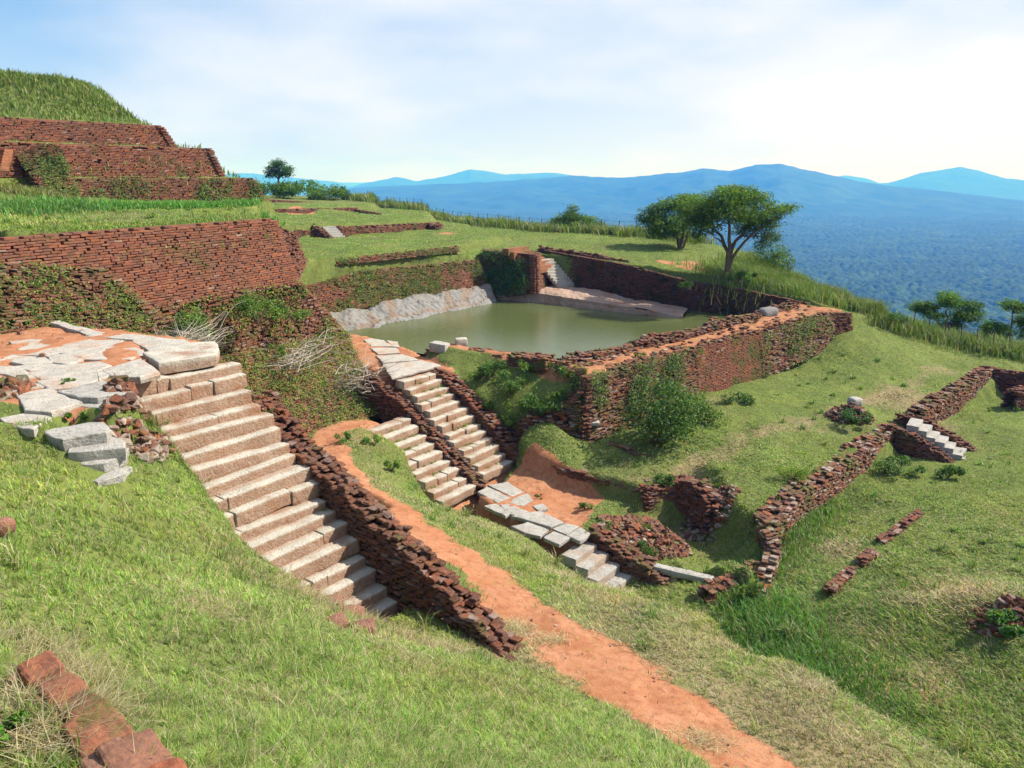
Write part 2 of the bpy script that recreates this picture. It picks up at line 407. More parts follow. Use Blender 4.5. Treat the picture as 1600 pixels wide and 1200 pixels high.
# ------------------------------------------------------------------ materials
def M(name):
    m = bpy.data.materials.new(name); m.use_nodes = True; nt = m.node_tree; nt.nodes.clear()
    return m, nt
class NB:
    def __init__(s, nt): s.nt = nt
    def n(s, typ, **kw):
        nd = s.nt.nodes.new(typ)
        for k, v in kw.items(): setattr(nd, k, v)
        return nd
    def link(s, a, b): s.nt.links.new(a, b)
    def coord(s): return s.n('ShaderNodeNewGeometry').outputs['Position']
    def noise(s, scale, detail=4, rough=0.55, vec=None, dist=0.0):
        nd = s.n('ShaderNodeTexNoise'); nd.inputs['Scale'].default_value = scale; nd.inputs['Detail'].default_value = detail
        nd.inputs['Roughness'].default_value = rough; nd.inputs['Distortion'].default_value = dist
        s.link(vec if vec is not None else s.coord(), nd.inputs['Vector']); return nd.outputs['Fac']
    def ramp(s, fac, a, b, c0=0.0, c1=1.0):
        nd = s.n('ShaderNodeMapRange'); nd.inputs['From Min'].default_value = a; nd.inputs['From Max'].default_value = b
        nd.inputs['To Min'].default_value = c0; nd.inputs['To Max'].default_value = c1; nd.interpolation_type = 'SMOOTHSTEP'
        s.link(fac, nd.inputs['Value']); return nd.outputs['Result']
    def mix(s, fac, a, b, mode='MIX'):
        nd = s.n('ShaderNodeMixRGB'); nd.blend_type = mode
        for sock, val in ((nd.inputs['Fac'], fac), (nd.inputs['Color1'], a), (nd.inputs['Color2'], b)):
            if isinstance(val, (int, float)): sock.default_value = val
            elif isinstance(val, tuple): sock.default_value = (*val, 1) if len(val) == 3 else val
            else: s.link(val, sock)
        return nd.outputs['Color']
    def math(s, op, a, b=0.0, clamp=False):
        nd = s.n('ShaderNodeMath', operation=op, use_clamp=clamp)
        for sock, val in ((nd.inputs[0], a), (nd.inputs[1], b)):
            if isinstance(val, (int, float)): sock.default_value = val
            else: s.link(val, sock)
        return nd.outputs[0]
    def attr(s, name, out='Fac'):
        nd = s.n('ShaderNodeAttribute'); nd.attribute_name = name; return nd.outputs[out]
    def bump(s, h, strength=0.4, dist=0.02):
        nd = s.n('ShaderNodeBump'); nd.inputs['Strength'].default_value = strength; nd.inputs['Distance'].default_value = dist
        s.link(h, nd.inputs['Height']); return nd.outputs['Normal']
    def pbsdf(s, col, rough=0.9, normal=None, spec=0.2):
        p = s.n('ShaderNodeBsdfPrincipled')
        if isinstance(col, tuple): p.inputs['Base Color'].default_value = (*col, 1)
        else: s.link(col, p.inputs['Base Color'])
        if isinstance(rough, (int, float)): p.inputs['Roughness'].default_value = rough
        else: s.link(rough, p.inputs['Roughness'])
        p.inputs['Specular IOR Level'].default_value = spec
        if normal is not None: s.link(normal, p.inputs['Normal'])
        return p
    def out(s, shader, disp=None):
        o = s.n('ShaderNodeOutputMaterial'); s.link(shader, o.inputs['Surface'])
def mat_brick(name, moss=0.35, lichen=0.25, mossc=(0.075, 0.085, 0.022), mul=(1, 1, 1)):
    m, nt = M(name); b = NB(nt)
    c = b.attr('Col', 'Color')
    if mul != (1, 1, 1): c = b.mix(1.0, c, mul, 'MULTIPLY')
    n1 = b.noise(7, 6, 0.65); n2 = b.noise(0.55, 5, 0.6); n3_ = b.noise(38, 3, 0.6)
    c = b.mix(b.ramp(n1, 0.35, 0.7, 0.0, 0.65), c, (0.115, 0.055, 0.045))
    c = b.mix(b.ramp(n2, 0.45, 0.7, 0.0, 0.6), c, (0.085, 0.05, 0.04))
    c = b.mix(b.ramp(n3_, 0.3, 0.75, 0, 0.35), c, (0.36, 0.17, 0.09))
    nm = b.math('ADD', b.noise(1.1, 6, 0.7), b.math('MULTIPLY', b.noise(14, 3), 0.25))
    c = b.mix(b.ramp(nm, 0.72 - moss * 0.25, 0.86 - moss * 0.2, 0, 0.85), c, mossc)
    nl = b.math('ADD', b.noise(9, 5, 0.7), b.math('MULTIPLY', b.noise(2.0, 2), 0.3))
    c = b.mix(b.ramp(nl, 0.86 - lichen * 0.2, 0.93 - lichen * 0.2, 0, 0.7), c, (0.36, 0.35, 0.31))
    h = b.math('ADD', b.noise(30, 5, 0.7), b.math('MULTIPLY', n1, 1.5))
    p = b.pbsdf(c, 0.93, b.bump(h, 0.55, 0.02), 0.15); b.out(p.outputs[0]); return m
def mat_stone(name, base=(0.52, 0.485, 0.425), dirt=(0.245, 0.115, 0.060), grey=0.2, stain=0.5):
    m, nt = M(name); b = NB(nt)
    n1 = b.noise(3.0, 6, 0.65); n2 = b.noise(55, 3, 0.7); n3_ = b.noise(0.9, 4, 0.6); n4 = b.noise(11, 6, 0.75)
    c = b.mix(b.ramp(n1, 0.3, 0.75), base, tuple(x * 0.72 for x in base))
    c = b.mix(b.ramp(n2, 0.35, 0.7, 0, 0.45), c, (0.30, 0.26, 0.22))
    c = b.mix(b.ramp(n4, 0.50, 0.68, 0, min(0.8, 0.55 * grey * 2.4)), c, (0.13, 0.12, 0.11))
    c = b.mix(b.ramp(n3_, 0.62 - stain * 0.3, 0.78 - stain * 0.2, 0, 0.75), c, dirt)
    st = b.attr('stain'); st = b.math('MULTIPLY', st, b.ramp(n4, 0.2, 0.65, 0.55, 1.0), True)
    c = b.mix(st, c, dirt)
    h = b.math('ADD', b.noise(24, 6, 0.7), b.math('MULTIPLY', n1, 2.0))
    p = b.pbsdf(c, 0.88, b.bump(h, 0.85, 0.03), 0.2); b.out(p.outputs[0]); return m
def mat_leaf(name, mul=1.0, trans=0.35, rough=0.55):
    m, nt = M(name); b = NB(nt)
    c = b.attr('Col', 'Color')
    p = b.pbsdf(c, rough, None, 0.3)
    t = b.n('ShaderNodeBsdfTranslucent'); b.link(b.mix(1.0, c, (1.25 * mul, 1.35 * mul, 0.6 * mul), 'MULTIPLY'), t.inputs['Color'])
    mx = b.n('ShaderNodeMixShader'); mx.inputs[0].default_value = trans
    b.link(p.outputs[0], mx.inputs[1]); b.link(t.outputs[0], mx.inputs[2]); b.out(mx.outputs[0]); return m
def mat_plain(name, c1, c2, scale=6, rough=0.9, bump=0.4, dist=0.02, spec=0.2):
    m, nt = M(name); b = NB(nt)
    n1 = b.noise(scale, 6, 0.65); n2 = b.noise(scale * 7, 4, 0.6)
    c = b.mix(b.ramp(n1, 0.3, 0.7), c1, c2); c = b.mix(b.ramp(n2, 0.3, 0.7, 0, 0.35), c, tuple(x * 0.5 for x in c1))
    h = b.math('ADD', n1, b.math('MULTIPLY', n2, 0.6))
    p = b.pbsdf(c, rough, b.bump(h, bump, dist), spec); b.out(p.outputs[0]); return m
def mat_ground():
    m, nt = M('turf and laterite earth'); b = NB(nt)
    n1 = b.noise(0.45, 5, 0.6); n2 = b.noise(6, 6, 0.7); n3_ = b.noise(45, 4, 0.7); n4 = b.noise(1.6, 6, 0.65)
    g = b.mix(b.ramp(n1, 0.35, 0.65), (0.095, 0.145, 0.028), (0.14, 0.19, 0.040))
    g = b.mix(b.ramp(n2, 0.4, 0.7, 0, 0.7), g, (0.05, 0.062, 0.02))
    dry = b.math('ADD', b.attr('dry'), b.math('MULTIPLY', b.math('SUBTRACT', n4, 0.5), 1.2))
    g = b.mix(b.ramp(dry, 0.35, 0.95, 0, 0.9), g, (0.25, 0.19, 0.115))
    g = b.mix(b.ramp(n3_, 0.42, 0.7, 0, 0.65), g, (0.17, 0.13, 0.07)); g = b.mix(b.ramp(b.noise(14, 5, .7), .5, .7, 0, .5), g, (.07, .055, .03))
    e = b.mix(b.ramp(n4, 0.3, 0.7), (0.30, 0.118, 0.055), (0.38, 0.185, 0.105))
    e = b.mix(b.ramp(b.noise(1.1, 5, .7), .4, .65, 0, .45), e, (0.40, 0.205, 0.12)); e = b.mix(b.ramp(n2, 0.42, 0.7, 0, 0.8), e, (0.24, 0.08, 0.04))
    e = b.mix(b.ramp(n3_, 0.5, 0.75, 0, 0.4), e, (0.46, 0.27, 0.17))
    d = b.math('ADD', b.attr('dirt'), b.math('MULTIPLY', b.math('SUBTRACT', b.noise(3.4, 7, 0.8), 0.5), 1.25))
    col = b.mix(b.ramp(d, 0.40, 0.62), g, e)
    h = b.math('ADD', b.math('MULTIPLY', n2, 1.4), n3_)
    p = b.pbsdf(col, 0.95, b.bump(h, 0.6, 0.03), 0.1); b.out(p.outputs[0]); return m
MAT = {}
MAT['ground'] = mat_ground()
MAT['brick'] = mat_brick('weathered laterite brick', 0.42, 0.15, mul=(0.74, 0.78, 0.80))
MAT['brick_clean'] = mat_brick('red brick', 0.16, 0.02, mul=(0.95, 0.95, 0.95))
MAT['brick_mossy'] = mat_brick('mossy brick', 0.75, 0.25)
MAT['brick_dark'] = mat_brick('dark eroded brick', 0.2, 0.35, mul=(0.50, 0.46, 0.50))
MAT['brick_damp_shade'] = mat_brick('damp shade-darkened brick', 0.5, 0.0, (0.03, 0.04, 0.015), mul=(0.28, 0.28, 0.3))  # damp brick, with the far pool wall's shade also put into the colour
MAT['stone'] = mat_stone('pale granite steps', grey=0.3, stain=0.45)
MAT['stone_grey'] = mat_stone('grey granite slab', (0.40, 0.385, 0.37), (0.30, 0.20, 0.14), 0.75, 0.2)
MAT['flag'] = mat_stone('flagstone', (0.47, 0.435, 0.40), (0.38, 0.22, 0.14), 0.45, 0.45)
MAT['rock'] = mat_stone('banded bedrock', (0.20, 0.20, 0.205), (0.19, 0.13, 0.09), 1.0, 0.35)
MAT['rock_red'] = mat_stone('reddish rock shelf', (0.40, 0.26, 0.20), (0.26, 0.13, 0.08), 0.4, 0.5)
MAT['laterite'] = mat_stone('red laterite stone', (0.24, 0.085, 0.05), (0.14, 0.06, 0.045), 0.3, 0.4)
MAT['leaf'] = mat_leaf('green leaf'); MAT['grass'] = mat_leaf('grass blade', 1.0, 0.3, 0.6)
MAT['bark'] = mat_plain('grey brown bark', (0.16, 0.115, 0.08), (0.09, 0.065, 0.05), 9)
MAT['twig'] = mat_plain('dry grey twig', (0.46, 0.41, 0.35), (0.34, 0.29, 0.24), 9)
MAT['bin'] = mat_plain('faded clay plastic', (0.36, 0.17, 0.16), (0.30, 0.14, 0.13), 4, 0.6, 0.1)
MAT['post'] = mat_plain('rusty iron post', (0.10, 0.07, 0.055), (0.06, 0.045, 0.04), 12)

# ------------------------------------------------------------------ the terrain: one height function
def P2(*uvz): return [A(*q) for q in uvz]
def ST(*q): return [S(*p) for p in q]
RIM = [(-140., 190., 0), (-60., 135., 0), (-20, 106, 0), (-6.8, 83, 0), (3.8, 67, 0), (10.9, 62.5, 0), (16.2, 57.5, 0), (18.3, 49.5, 0), (20.2, 44.5, 0), (23.4, 42.3, 0), (28, 40.4, 0), (42, 36.5, 0), (110, 20, 0), (200, -10, 0)]
F1_S0, F1_Z0, F1_S1, F1_Z1 = -13.8, -3.62, -9.2, -7.68
F2_S0, F2_Z0, F2_S1, F2_Z1 = -20.2, -7.38, -16.1, -10.42
PW1 = [S(-16.2, 24.4), S(-15.2, 29.0), S(-14, 33.5), S(-12.6, 41.8)]      # inner edge of the pool's right-hand wall
PW2 = [S(-14.3, 23.6), S(-13.2, 29.0), S(-11.9, 34), S(-10.2, 40.7)]      # its outer edge
EW = np.array([0.43, 0.903]); NW = np.array([0.903, -0.43])               # big wall: along, outward
W1L = np.array([-12.4, 18.8]) - EW * 5.0; W1R = np.array([-8.3, 27.5])
REG = []
def reg(poly, ctrl, w=0.3): REG.append((poly, ctrl, w))
reg(ST((-16.6, 21.9), (-15.6, 20.4), (-11.0, 19.6), (-5.8, 18.9), (-6.55, 22.2), (-4.85, 31.3), (-2.35, 43.2), (30, 42.5), (30, 80), (-16, 80), (-16, 44), (-12, 41), (-13.5, 26), (-14.6, 23.4), (-16.6, 22.9)),
    P2((850, 690, -9.75), (1000, 700, -9.5), (1200, 640, -9.05), (1450, 560, -8.75), (1160, 770, -9.85), (1330, 520, -7.7), (1250, 560, -8.7), (1560, 560, -9.0), (1440, 500, -7.9)), 0.55)
reg(ST((-33.6, 18), (-33.35, 25), (-31.55, 38), (-31.6, 41.4), (-22.7, 41.9), (-12.3, 42.8), (-9.5, 41.6), (-8.6, 46), (-9, 80), (-100, 120), (-110, 20)),
    P2((760, 395, -4.75), (1000, 388, -4.7), (1120, 410, -5.2), (600, 425, -4.75), (480, 425, -4.6), (1250, 468, -6.3), (1300, 476, -6.8), (1190, 410, -5.3)), 0.35)
reg([(-20, 31), (-14.5, 35.5), (-9.3, 41.6), (-3.5, 49.4), (0, 56), (-8, 85), (-60, 130), (-90, 70)], P2((530, 402, -4.1), (715, 383, -4.1), (700, 362, -4.0)), 0.25)
reg([(-26, 42), (-20, 48.5), (-14.6, 54.2), (-6.2, 63.7), (-9, 85), (-60, 140), (-90, 70)], [(-14, 55, -3.2), (-8, 66, -3.3), (-30, 60, -3.1)], 0.25)
reg([(-34, 60), (-21.6, 71.9), (-14, 79.5), (-16, 95), (-60, 150), (-90, 80)], [(-21, 73, -2.6), (-16, 82, -2.7), (-40, 90, -2.2)], 0.3)
# pool: basin, its right-hand wall, its near bank
reg([S(-30.2, 25), S(-30, 40.8)] + [S(-12.6, 41.9), S(-14, 33.5), S(-15.2, 29), S(-16.2, 24.4)] + [S(-25, 23.8)], [(-5, 40, -8.7), (5, 42, -8.7), (0, 36, -8.7)], 0.25)
reg(PW1 + [S(-9.6, 41.6)] + PW2[::-1], [(*PW2[0][:2], -7.15), (*PW2[2][:2], -6.85), (*PW2[3][:2], -6.6), (*PW1[0][:2], -7.1), (*PW1[3][:2], -6.5)], 0.12)
reg(ST((-22.5, 23.2), (-22.5, 24.6), (-16, 25), (-14.5, 23.9), (-15.0, 23.0), (-16.5, 22.2), (-19.8, 22.0)),
    [S(-22, 23.6, -7.2), S(-18, 24.2, -7.2), S(-15, 24.2, -7.3), S(-19, 22.4, -8.1), S(-17.5, 22.5, -8.9), S(-16, 22.7, -9.4), S(-20.6, 22.4, -7.5)], 0.35)
reg(ST((-29, 22.5), (-28.2, 24.9), (-24.5, 24.3), (-19.6, 22.6), (-20.1, 19.9), (-24, 20.6)), [(*S(-26, 23)[:2], -7.3), (*S(-20, 21)[:2], -7.42)], 0.2)
# upper left terrace and the stepped pyramid
UT = [W1L, (-12.45, 18.9), (-8.4, 27.4), (-10.5, 32.5), (-12.3, 41.5), (-20, 60), (-120, 60), (-60, -10)]
reg(UT, [(-12.4, 19.5, -1.38), (-9, 28, -1.38), (-13.2, 40, -1.2), (-17, 33, -1.0), (-21, 29, -0.3), (-25, 25, 0.4), (-14, 24, -1.3), (-11, 35, -1.2), (-17, 22, -0.9)], 0.25)
Y3a, Y3b = np.array([-13.2, 40.8]) - E1 * 30, np.array([-13.2, 40.8])
def pyr(off, k0, k1): return np.array([-13.2, 40.8]) - E2 * off - E1 * k0, np.array([-13.2, 40.8]) - E2 * off - E1 * k1
for (o_, kr, z_) in ((0.3, -0.2, 0.0), (1.15, 1.5, 1.42), (2.2, 3.6, 2.45)):
    a0, a1 = pyr(o_, 26, kr)
    reg([a0, a1, a1 - E2 * 30 + E1 * 0, a0 - E2 * 40], [(*a0, z_), (*a1, z_), (*(a1 - E2 * 10), z_)], 0.2)
MD = np.array([-27.0, 42.0])
# foot of the big wall, the ledge above the vine-grown bank, the path terrace
reg([(-13.5, 19), (-9.6, 24), (-7.7, 27.7), (-7.1, 33), (-7.7, 32.8), (-8.6, 27), (-9.4, 22.2), (-8.4, 19.0), (-7.4, 17.2), (-9, 16.5)],
    [(-12, 19, -3.6), (-8.6, 20.9, -4.6), (-8.7, 27.2, -6.05), (-7.4, 32.4, -6.6), (-8, 18, -3.9)], 0.25)
PATH = P2((648, 650, -8.55), (575, 660, -8.5), (520, 672, -8.5), (500, 700, -8.45), (560, 762, -8.4), (640, 815, -8.25), (720, 872, -8.1), (800, 932, -8.0), (870, 990, -7.9), (950, 1042, -7.85), (1020, 1092, -7.8), (1100, 1150, -7.7), (1170, 1200, -7.6), (1260, 1290, -7.5))
PATH_W = [0.85, 0.8, 0.75, 0.75, 0.78, 0.74, 0.68, 0.7, 0.78, 0.85, 0.85, 0.75, 0.65, 0.55]
reg(ST((-23, 13.5), (-22.8, 19.6), (-19.0, 19.9), (-16.8, 18.0), (-14, 17.8), (-10.6, 17.4), (-8.4, 16.3), (-5.5, 14.5), (-2, 12.9), (1, 12.4), (10, 12), (10, -6), (-2, 4.3), (-6.5, 6.2), (-9, 7.0), (-13.6, 8.2), (-14.5, 12)),
    [p for p in PATH[1:13]] + P2((1050, 950, -8.35), (1250, 1080, -8.2), (960, 930, -8.8), (760, 815, -9.5), (640, 720, -9.0), (1480, 1190, -8.2)) + [S(-14.5, 17.3, -10.5), S(-11.2, 17.0, -10.6), S(-9.3, 16.6, -10.9), S(-16.4, 17.2, -10.2)], 1.1)
reg(P2((735, 778, -10.5), (800, 735, -10.5), (818, 716, -9.95), (900, 737, -9.9), (1000, 762, -9.95), (1010, 800, -10.5), (945, 832, -10.5), (905, 855, -10.5), (765, 800, -10.5)), [(0, 25, -10.45), (2.4, 21.4, -10.62), (3, 24, -10.5)], 0.3)
reg(P2((1010, 815, -11.4), (1080, 792, -11.4), (1140, 825, -11.4), (1205, 890, -11.4), (1210, 945, -11.4), (1110, 955, -11.4), (985, 910, -11.4), (945, 850, -11.4)), [(*A(1100, 870, -11.4)[:2], -11.4), (*A(1180, 900, -11.4)[:2], -11.3)], 1.7)
reg(P2((935, 822, -10.8), (1010, 800, -10.9), (1080, 850, -11.2), (1060, 905, -11.3), (985, 905, -11.3), (940, 862, -11)), [(*A(950, 835, -10.8)[:2], -10.75), (*A(1020, 860, -11)[:2], -11.15), (*A(1060, 880, -11.2)[:2], -11.3), (*A(1000, 815, -10.8)[:2], -10.75)], 0.45)
# beds under the flights of steps
reg(ST((-20.3, 19.5), (-20.3, 21.7), (-15.9, 21.7), (-15.9, 19.5)), [S(-20.2, 19.5, F2_Z0 - .3), S(-20.2, 21.6, F2_Z0 - .3), S(-16, 19.5, F2_Z1 - .35), S(-16, 21.6, F2_Z1 - .35), S(-18.1, 20.5, (F2_Z0 + F2_Z1) / 2 - .33)], 0.15)
reg(ST((-19.5, 17.2), (-19.5, 19.5), (-15.8, 19.5), (-15.8, 17.2)), [S(-19.5, 17.3, -8.78), S(-19.5, 19.5, -8.78), S(-16, 17.3, -10.95), S(-16, 19.5, -10.95), S(-17.75, 18.4, -9.87)], 0.15)
reg(ST((-14.2, 6.3), (-14.2, 8.95), (-12.8, 9.0), (-12.8, 9.5), (-8.7, 9.5), (-8.7, 6.3)), [S(-13.9, 6.7, F1_Z0 - .3), S(-13.9, 9.4, F1_Z0 - .3), S(-9.2, 6.7, F1_Z1 - .35), S(-9.2, 9.4, F1_Z1 - .35), S(-11.5, 8, (F1_Z0 + F1_Z1) / 2 - .33)], 0.15)
# flagged landing and foreground bank
reg([S(-24, -6), S(-27, 6)] + P2((-150, 470, -3.5), (0, 490, -3.5), (150, 512, -3.55), (345, 545, -3.6), (355, 560, -3.75), (300, 590, -3.9), (225, 600, -3.9)) + ST((-13.7, 6.8), (-12, 6.75), (-9.6, 6.5), (-8.6, 7.2), (-8.1, 7.8), (-7.2, 8.5), (-5.5, 8.3), (-3.4, 7.7), (-1, 6.6), (4, 3.5), (10, 1), (10, -8)),
    [S(0, 0, -1.75)] + P2((450, 1190, -2.95), (300, 950, -3.95), (600, 1100, -4.45), (790, 1040, -7.0), (1000, 1150, -6.1), (150, 780, -3.85), (0, 700, -3.6), (450, 880, -6.0), (0, 1000, -2.9), (300, 740, -4.6), (640, 975, -7.3), (100, 560, -3.5), (0, 500, -3.5), (250, 560, -3.6), (1150, 1195, -6.9), (700, 1190, -3.9)), 0.45)

reg([A(u, v, -3.45) for u, v in ((-90, 478), (0, 488), (150, 511), (330, 531), (338, 543), (232, 566), (205, 590), (222, 622), (180, 652), (110, 640), (70, 665), (0, 672), (-90, 660))], [(*A(0, 560, -3.45)[:2], -3.45), (*A(200, 560, -3.45)[:2], -3.45), (*A(200, 630, -3.5)[:2], -3.5)], 0.15)
reg([A(150, 640, -3.5), A(210, 660, -3.6), A(235, 720, -3.9), A(225, 775, -4.1), A(130, 775, -4.05), A(70, 715, -3.7), A(35, 675, -3.5)], [(*A(110, 660, -3.58)[:2], -3.62), (*A(140, 690, -3.74)[:2], -3.79), (*A(160, 712, -3.9)[:2], -3.96), (*A(170, 742, -4.06)[:2], -4.13), (*A(60, 680, -3.6)[:2], -3.64), (*A(200, 740, -4.1)[:2], -4.2)], 0.3)
reg(P2((30, 985, -2.5), (125, 1098, -2.5), (215, 1165, -2.5), (262, 1215, -2.5), (330, 1400, -2.5), (-500, 1500, -2.5), (-500, 940, -2.5), (-20, 935, -2.5)), [(*A(0, 1100, -2.5)[:2], -2.5), (*A(150, 1150, -2.5)[:2], -2.5), (*A(20, 990, -2.5)[:2], -2.52)], 0.12)

def h_raw(x, y):
    base = [(*A(1400, 850, -10.4),), (*A(1250, 900, -10.9),), (*A(1590, 1100, -10.3),), (*A(1590, 640, -10.05),), (*A(1300, 1010, -10.9),), (*A(1150, 900, -11.1),), (*S(8, 6, -10.3),), (*S(10, 40, -9.9),)]
    z = tps(base, x, y)
    for poly, ctrl, w in REG:
        d = sdf(poly, x, y)
        if w > .5: d = d + (fbm(x * .7, y * .7, 41, 3) - .5) * w * 1.3
        f = smooth(0, w, d)
        m = f > 0
        if m.any():
            zr = np.zeros_like(z); zr[m] = tps(ctrl, x[m], y[m])
            z = z * (1 - f) + zr * f
    # grassy mound crowning the pyramid
    r = np.hypot((x - MD[0]) / 10.6, (y - MD[1]) / 7.5)
    z = np.where(z > 2.0, np.maximum(z, 2.42 + 2.35 * smooth(1.0, 0.35, r)), z)
    # fallen-earth mounds
    for (c, R, hh) in ((A(1575, 975, -10.3), 1.6, 0.7), (A(1330, 640, -9.0), 1.1, 0.35), (S(-15.3, 22.6), 1.25, 1.0), (S(-17.2, 23.0), .9, .35)):
        if R: z = z + hh * np.exp(-((x - c[0]) ** 2 + (y - c[1]) ** 2) / (R * R))
    s_, t_ = to_st(x, y)
    amp = np.where((y < 14) & (z > -9), 0.10, 0.13)
    z = z + (fbm(x * 0.55, y * 0.55, 3) - .5) * amp * 2 + (fbm(x * 2.3, y * 2.3, 31, 3) - .5) * 0.10
    out = RIM + [(220, 400, 0), (-160, 400, 0)]
    d = sdf(out, x, y)
    f = smooth(0, 4.5, d)
    return z * (1 - f) + (-182.0) * f + np.where(d > -2.5, -0.25 * smooth(-2.5, 0, d), 0)
def axis(segs):
    a = [np.arange(p, q, st) for p, q, st in segs]; return np.concatenate(a + [[segs[-1][1]]])
SA = axis([(-120, -46, 0.8), (-46, -33, 0.22), (-33, 2, 0.1), (2, 24, 0.35)])
TA = axis([(-14, -4, 0.4), (-4, 46, 0.1), (46, 66, 0.25), (66, 130, 0.8)])
gs, gt = np.meshgrid(SA, TA, indexing='ij')
GX = 0.8 * gs + 0.6 * gt; GY = -0.6 * gs + 0.8 * gt
GZ = h_raw(GX, GY)
def interp_grid(G, x, y):
    s, t = to_st(np.asarray(x, float), np.asarray(y, float))
    i = np.clip(np.searchsorted(SA, s) - 1, 0, len(SA) - 2); j = np.clip(np.searchsorted(TA, t) - 1, 0, len(TA) - 2)
    fs = np.clip((s - SA[i]) / (SA[i + 1] - SA[i]), 0, 1); ft = np.clip((t - TA[j]) / (TA[j + 1] - TA[j]), 0, 1)
    return (G[i, j] * (1 - fs) + G[i + 1, j] * fs) * (1 - ft) + (G[i, j + 1] * (1 - fs) + G[i + 1, j + 1] * fs) * ft
def H(x, y): return interp_grid(GZ, x, y)
def onground(p, dz=0.0): return np.array([p[0], p[1], float(H(p[0], p[1])) + dz])
def ray_ground(u, v, dz=0.0):
    """first point of the terrain along the sight line of pixel (u, v)"""
    a = (u - 800) / F_PX; b = (600 - v) / F_PX
    d = np.array([a, _c + b * _s, -_s + b * _c])
    t = np.concatenate([np.arange(2.5, 40, 0.03), np.arange(40, 130, 0.1)])
    P = d[None] * t[:, None]; hit = np.nonzero(P[:, 2] < H(P[:, 0], P[:, 1]))[0]
    k = hit[0] if len(hit) else len(t) - 1
    p = P[k]; return np.array([p[0], p[1], float(H(p[0], p[1])) + dz])
# masks: bare red earth, dry grass
pd, pp = line_dist(PATH, GX, GY)
dirt = smooth(0.25, -0.35, pd - np.interp(pp, np.arange(len(PATH)), PATH_W) + (fbm(GX * 1.3, GY * 1.3, 77, 4) - .5) * 0.95)
def addm(mask, poly, w=0.4, amt=1.0, nz=0.6):
    d = sdf(poly, GX, GY) + (fbm(GX * 1.5, GY * 1.5, 91, 3) - .5) * nz
    return np.maximum(mask, amt * smooth(-w * .5, w * .5, d))
dirt = addm(dirt, P2((738, 778, -10.5), (800, 742, -10.5), (835, 738, -10.5), (945, 780, -10.5), (915, 815, -10.5), (900, 850, -10.5), (770, 800, -10.5)), 0.3, 1.0, .3)
dirt = addm(dirt, PW1 + [S(-9.8, 41.6)] + PW2[::-1], 0.25, 0.74, 1.0)
dirt = addm(dirt, ST((-14.2, 6.8), (-14.2, 8.7), (-8.7, 8.8), (-8.7, 6.8)), 0.2, 1.0, 0.1)
dirt = addm(dirt, ST((-20.3, 17.4), (-20.3, 21.6), (-15.9, 21.6), (-15.9, 17.4)), 0.2, 0.8)
dirt = addm(dirt, P2((-60, 480, -3.5), (0, 492, -3.5), (150, 515, -3.5), (330, 540, -3.6), (240, 590, -3.6), (190, 640, -3.6), (100, 660, -3.6), (0, 640, -3.6), (-60, 640, -3.6)), 0.3)
dirt = addm(dirt, ST((-29, 22.5), (-28.2, 24.9), (-24.5, 24.3), (-19.6, 22.6), (-20.1, 19.5)), 0.2)
dirt = addm(dirt, ST((-24, 23.9), (-24, 25), (-16, 25), (-14, 24.2), (-16, 24.0)), 0.3, 0.9)
for (u, v, z, r) in ((1100, 412, -5.1, 2.2), (1040, 405, -4.9, 1.2), (1290, 470, -6.6, 1.2), (700, 365, -4.0, 1.6), (470, 330, -3, 2)):
    c = A(u, v, z); d = np.hypot(GX - c[0], GY - c[1]) + (fbm(GX, GY, 12, 3) - .5) * r
    dirt = np.maximum(dirt, 0.85 * smooth(r, r * .5, d))
dry = 0.25 + (fbm(GX * 0.35, GY * 0.35, 55, 4) - .5) * 0.9
td_, _t = line_dist(P2((1060, 735, -9.6), (1200, 668, -9.1), (1290, 640, -9.0), (1400, 600, -8.9), (1475, 570, -8.8)), GX, GY); dry = dry + .4 * smooth(.7, .1, td_ + (fbm(GX, GY, 71, 3) - .5) * 1.2)
dry = dry + 0.28 * smooth(1.7, 0.5, pd - 0.5)
for (u, v, z, r, a) in ((1030, 960, -8.3, 1.6, .3), (1250, 1060, -8.2, 1.5, .25), (1530, 940, -10.3, .9, .5), (1450, 935, -10.4, .6, .5), (560, 960, -6.3, 1.3, .5), (800, 985, -7.9, .8, .8), (1310, 855, -10.6, .8, .7), (1280, 660, -9.1, 1.2, .5), (1420, 610, -8.9, 1.6, .6), (1440, 1060, -10.4, .8, .5), (960, 930, -8.6, .9, .8), (1240, 1170, -8.1, 1.2, .8)):
    c = A(u, v, z); dry = dry + a * np.exp(-((GX - c[0]) ** 2 + (GY - c[1]) ** 2) / (r * r))
def ground_sheet():
    ns, nt_ = gs.shape
    V = np.stack([GX, GY, GZ], -1).reshape(-1, 3)
    i = np.arange(ns - 1)[:, None] * nt_ + np.arange(nt_ - 1)[None, :]
    F = np.stack([i, i + nt_, i + nt_ + 1, i + 1], -1).reshape(-1, 4)
    o = mk('ground', V, F, MAT['ground'], smooth_=True, attrs={'dirt': dirt.ravel(), 'dry': np.clip(dry, 0, 1.2).ravel()})
    tag(o, kind='structure')
ground_sheet()

